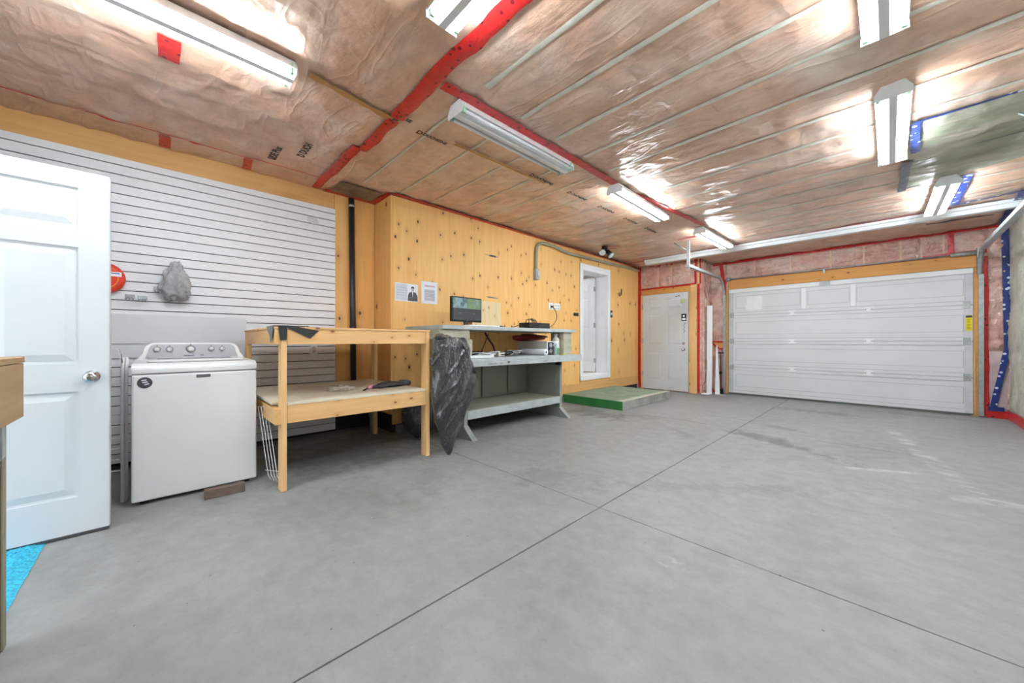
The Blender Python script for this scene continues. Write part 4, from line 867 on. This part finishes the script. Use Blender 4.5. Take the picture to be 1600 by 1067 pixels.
# ------------------------------------------------------------------ garbage bag
t_ = NT('garbage_bag_plastic'); t_.col(lin((34,37,42))); t_.set(Roughness=.24); t_.b.inputs['Specular IOR Level'].default_value = 1.0; t_.b.inputs['Coat Weight'].default_value = .8; t_.b.inputs['Coat Roughness'].default_value = .14
r1 = t_.noise(t_.coord((10,8,1.3), rot=(.42,0,0), world=True), 2.4, 4, .55, .5)
r2 = t_.noise(t_.coord((7,12,2.6), rot=(-.5,0,0), loc=(3,1,0), world=True), 2.6, 4, .6, .6)
cr = t_.math('MAXIMUM', t_.math('SUBTRACT', 1.0, t_.math('MULTIPLY', t_.math('ABSOLUTE', t_.math('SUBTRACT', r2, .5)), 12.0)), 0.0)
t_.bump(t_.math('ADD', t_.math('MULTIPLY', r1, 2.0), t_.math('MULTIPLY', cr, .5)), .75, .03); M_bag = t_.m
gbag = thing('garbage_bag', (-2.94, 2.03, 0), 'long black garbage bag hanging off the left end of the grey workbench', 'bag')
# height, left edge Y, right edge Y, half depth, centre X
prof = [(0.0,1.955,1.985,.012,-2.90),(.04,1.93,2.01,.03,-2.905),(.12,1.895,2.05,.05,-2.915),(.22,1.865,2.10,.065,-2.92),(.35,1.835,2.17,.08,-2.93),(.50,1.815,2.25,.095,-2.94),(.66,1.81,2.31,.105,-2.945),(.80,1.81,2.30,.10,-2.95),(.92,1.815,2.24,.09,-2.95),(1.02,1.815,2.225,.075,-2.95),(1.08,1.82,2.21,.05,-2.95),(1.11,1.825,2.19,.025,-2.95)]
def bagf(u, v):
    z = v*1.11; i = 0
    while i < len(prof)-2 and prof[i+1][0] < z: i += 1
    a, b = prof[i], prof[i+1]; t = (z-a[0])/(b[0]-a[0]); t = max(0, min(1, t)); t = t*t*(3-2*t)*.5+t*.5
    yl, yr, rx, cx = [a[k]+(b[k]-a[k])*t for k in (1, 2, 3, 4)]
    th = 2*PI*u; c, s_ = math.cos(th), math.sin(th); y = (yl+yr)/2+(yr-yl)/2*s_
    f = .011*math.sin(y*42-z*9+3*noise.noise(Vector((y*3, z*2, 0))))+.024*noise.noise(Vector((y*7, z*2.4, 1)))+.014*max(0, 1-3*abs(noise.noise(Vector((y*9-z*5, z*3.5, 5)))))**2
    f *= min(1, z*3+.15)*min(1, abs(c)*2.5)
    y += .014*noise.noise(Vector((z*6, s_, 9)))*min(1, z*4)
    return (cx+rx*c+(f if c > 0 else -f*.4), y, z+.015*noise.noise(Vector((c*2, s_*2, 4)))*(v > .95))
b = MB(); b.grid(120, 130, bagf); bmesh.ops.remove_doubles(b.bm, verts=b.bm.verts, dist=.0004); b.build('bag_body', M_bag, gbag)
MB().tube([(-2.93+.012*math.sin(i*.9), 1.85+.026*i, 1.112-.012*max(0, i-5)+.008*math.sin(i*1.3)) for i in range(15)], lambda t_: .022+.008*math.sin(t_*9), 8).build('rolled_top', M_bag, gbag)
MB().tube([(-2.88+.008*math.sin(i), 2.10+.030*i, 1.06-.050*i+.01*math.sin(i*2)) for i in range(7)], .011, 8).build('fold', M_bag, gbag)
crumple('black_bundle', M_bag, (-3.66, 2.10, .27), (.20, .19, .27), .10, 2.2, 'black plastic bundle on the floor behind the right leg of the pine table', 'bundle')

# ------------------------------------------------------------------ step slab
def step_mat():
    t = NT('green_painted_concrete'); g = t.n('ShaderNodeNewGeometry'); sp = t.n('ShaderNodeSeparateXYZ'); t.l(g.outputs['Normal'], sp.inputs[0]); sq = t.n('ShaderNodeSeparateXYZ'); t.l(g.outputs['Position'], sq.inputs[0])
    n = t.noise(t.coord(world=True), 5, 6, .6, .5)
    top = t.ramp(n, [(.3, lin((104,126,102))), (.6, lin((130,144,124))), (.8, lin((158,162,146)))])
    edge = t.maprange(t.math('ADD', sq.outputs[0], t.math('MULTIPLY', n, .12)), -2.93, -2.86, 0, 1); top = t.mix(edge, top, lin((176,176,160)))
    front = t.ramp(n, [(.3, lin((36,108,52))), (.7, lin((48,126,62)))])
    side = t.ramp(n, [(.3, lin((132,130,124))), (.7, lin((168,166,158)))])
    c = t.mix(t.math('GREATER_THAN', sp.outputs[2], .5), front, top); c = t.mix(t.math('GREATER_THAN', sp.outputs[0], .5), c, side)
    t.col(c); t.set(Roughness=.7); t.bump(n, .3, .006); return t.m
tag(MB().box(-4.02, -2.86, 5.13, 6.88, 0, .142, bev=.006).build('concrete_step', step_mat()), 'low green-painted concrete step below the raised doorway', 'step')

# ------------------------------------------------------------------ leaning boards, tool
tag(MB().prism([(-2.60,8.03,0.005),(-2.50,8.03,0.005),(-2.50,8.06,1.80),(-2.60,8.06,1.80)], (0,.02,0)).build('white_board', M_white), 'tall white board leaning upright in the corner left of the garage door', 'board', 'white boards leaning in the corner')
tag(MB().prism([(-2.44,8.02,0.005),(-2.35,8.02,0.005),(-2.455,8.20,1.0),(-2.465,8.20,1.0)], (0,.02,0)).build('white_board', M_white), 'short tapering white board leaning at the foot of the tall one', 'board', 'white boards leaning in the corner')
hd = thing('floor_scraper', (-2.38, 8.25, 0), 'long-handled black tool standing upright beside the short white board', 'tool')
MB().tube([(-2.40, 8.27, .02), (-2.42, 8.30, .83)], .010, 8).build('shaft', M_black, hd); MB().tube([(-2.48, 8.30, .835), (-2.42, 8.30, .84), (-2.36, 8.30, .835)], .013, 8).build('grip', M_black, hd); MB().box(-2.44, -2.36, 8.24, 8.27, 0.0, .10).build('blade', M_black, hd)
MB().box(-2.435, -2.39, 8.27, 8.30, .40, .46).build('clamp', M_black, hd)
tag(MB().box(-2.42, -2.22, 7.95, 7.985, 0.001, .022, bev=.004).build('wood_scrap', M_bgrey), 'flat grey wood scrap on the floor before the leaning white boards', 'wood scrap')
crumple('white_rag', M_paper, (-2.56, 7.86, .02), (.07,.05,.018), .3, 3, 'small white rag on the floor at the foot of the tall board', 'rag', 3)

# ------------------------------------------------------------------ left foreground bench
lbn = thing('old_bench', (-1.6, -.7, 0), 'weathered wooden bench end with a steel bracket at the left edge', 'bench')
def lb_(n, m, *a, bev=.003): return box(n, m, lbn, *a, bev=bev)
lb_('bench_top', M_old, -2.17, -.95, -1.10, -.350, .995, 1.016); lb_('front_board', M_old, -2.165, -.95, -.386, -.352, .80, .993)
lb_('post', M_oldz, -2.160, -2.122, -.480, -.388, 0, .995); lb_('post', M_oldd, -2.121, -2.085, -.480, -.392, 0, .995)
lb_('post', M_oldz, -2.16, -2.10, -1.10, -1.02, 0, .995); lb_('post', M_oldz, -1.0, -.95, -.48, -.39, 0, .995); lb_('post', M_oldz, -1.0, -.95, -1.10, -1.02, 0, .995)
jb = MB().box(-2.120, -1.980, -.3915, -.387, .665, .798, bev=.001).box(-2.122, -2.085, -.387, -.383, .672, .798, bev=.001).build('joist_bracket', M_galv, lbn)
for z in (.70, .735, .77): MB().cyl((-2.05, -.387, z), (-2.05, -.384, z), .007, n=10).build('bolt', M_chrome, jb)
b = MB(); b.prism([(-2.10,-.393,.50),(-2.084,-.393,.62),(-1.92,-.393,.94),(-1.84,-.393,.94)], (0,-.035,0)); b.build('brace', M_old, lbn)
# blue mat
def matf(u, v):
    x = -3.30+1.05*u; y = -1.08+.645*v
    e = min(u*20, (1-u)*20, v*12, (1-v)*12, 1)
    return (x+random.uniform(-.003, .003), y+random.uniform(-.003, .003), .002+e*random.uniform(.006, .016))
mt = MB().grid(150, 95, matf, smooth=False); tag(mt.build('door_mat', plain('turquoise_pile', (58,176,206), .9, var=.25, vs=60)), 'turquoise shaggy mat on the floor under the open entry door', 'mat')

# ------------------------------------------------------------------ fluorescent fixtures
def emis(name, strength):
    t = NT(name); t.col((.9,.9,.9,1)); t.b.inputs['Emission Color'].default_value = (.84, .93, 1.0, 1); t.b.inputs['Emission Strength'].default_value = strength; return t.m
M_tube = emis('lit_tube', TUBE); M_tubeoff = plain('unlit_tube', (226,228,230), .3)
M_fix = plain('fixture_white', (232,234,236), .4, var=.01)
def fixture(label, lit=True):
    t = thing('fluorescent_light', (0, 0, 0), label, 'ceiling light', 'fluorescent strip lights on the ceiling')
    W = .092; L = .640; cs = [(-.088,.016),(-.052,.080),(.052,.080),(.088,.016),(.084,.015),(.045,.040),(.026,.036),(.020,-.018),(-.020,-.018),(-.026,.036),(-.045,.040),(-.084,.015)]
    b = MB()
    A = [b._v((x, -L, z)) for x, z in cs]; B = [b._v((x, L, z)) for x, z in cs]
    for i in range(len(cs)): b.bm.faces.new([A[i], A[(i+1) % len(cs)], B[(i+1) % len(cs)], B[i]])
    b.build('housing', M_fix, t)
    out = [(-W,-.018),(-W,.022),(-.055,.080),(.055,.080),(W,.022),(W,-.018)]
    for s in (-1, 1):
        c = MB(); c.prism([(x, s*L, z) for x, z in out], (0, s*.004, 0)); c.build('end_cap', M_fix, t)
        for x in (-.072, .072): MB().box(x-.011, x+.011, s*(L-.022)-.008, s*(L-.022)+.008, -.018, .045, bev=.003).build('socket', plain('pale_green_socket', (150,206,170), .4), t)
    for x in (-.072, .072): MB().cyl((x, -L+.03, -.002), (x, L-.03, -.002), .0125, n=14).build('tube', M_tube if lit else M_tubeoff, t)
    return t
proto = fixture('x'); first = True
def place(x, y, rz, label, z=2.703, src=None):
    global first
    o = (src or proto)
    if first or src: first = False if not src else first
    else: o = dup(proto)
    o.location = (x, y, z); o.rotation_euler = (0, 0, rz); o['label'] = label; return o
place(-2.57, -.045, math.radians(1.0), 'lit strip light at the top left above the open entry door')
place(-.96, 1.045, PI/2, 'lit strip light cut off by the top edge beside the red tape')
place(-2.10, 4.20, math.radians(1.5), 'lit strip light beyond the unlit one in the row over the workbench')
place(-1.97, 6.46, math.radians(-1), 'farthest lit strip light of the left row, by the garage door hanger')
place(-.02, 2.13, 0, 'lit strip light cut off by the top edge at the upper right')
place(.016, 4.13, 0, 'lit strip light touching the olive film patch at its left end')
place(.41, 6.50, math.radians(1), 'lit strip light between the olive film patch and the white board')
off = fixture('x', False); place(-2.16, 2.165, 0, 'unlit strip light hanging beside the red tape above the workbench', src=off)
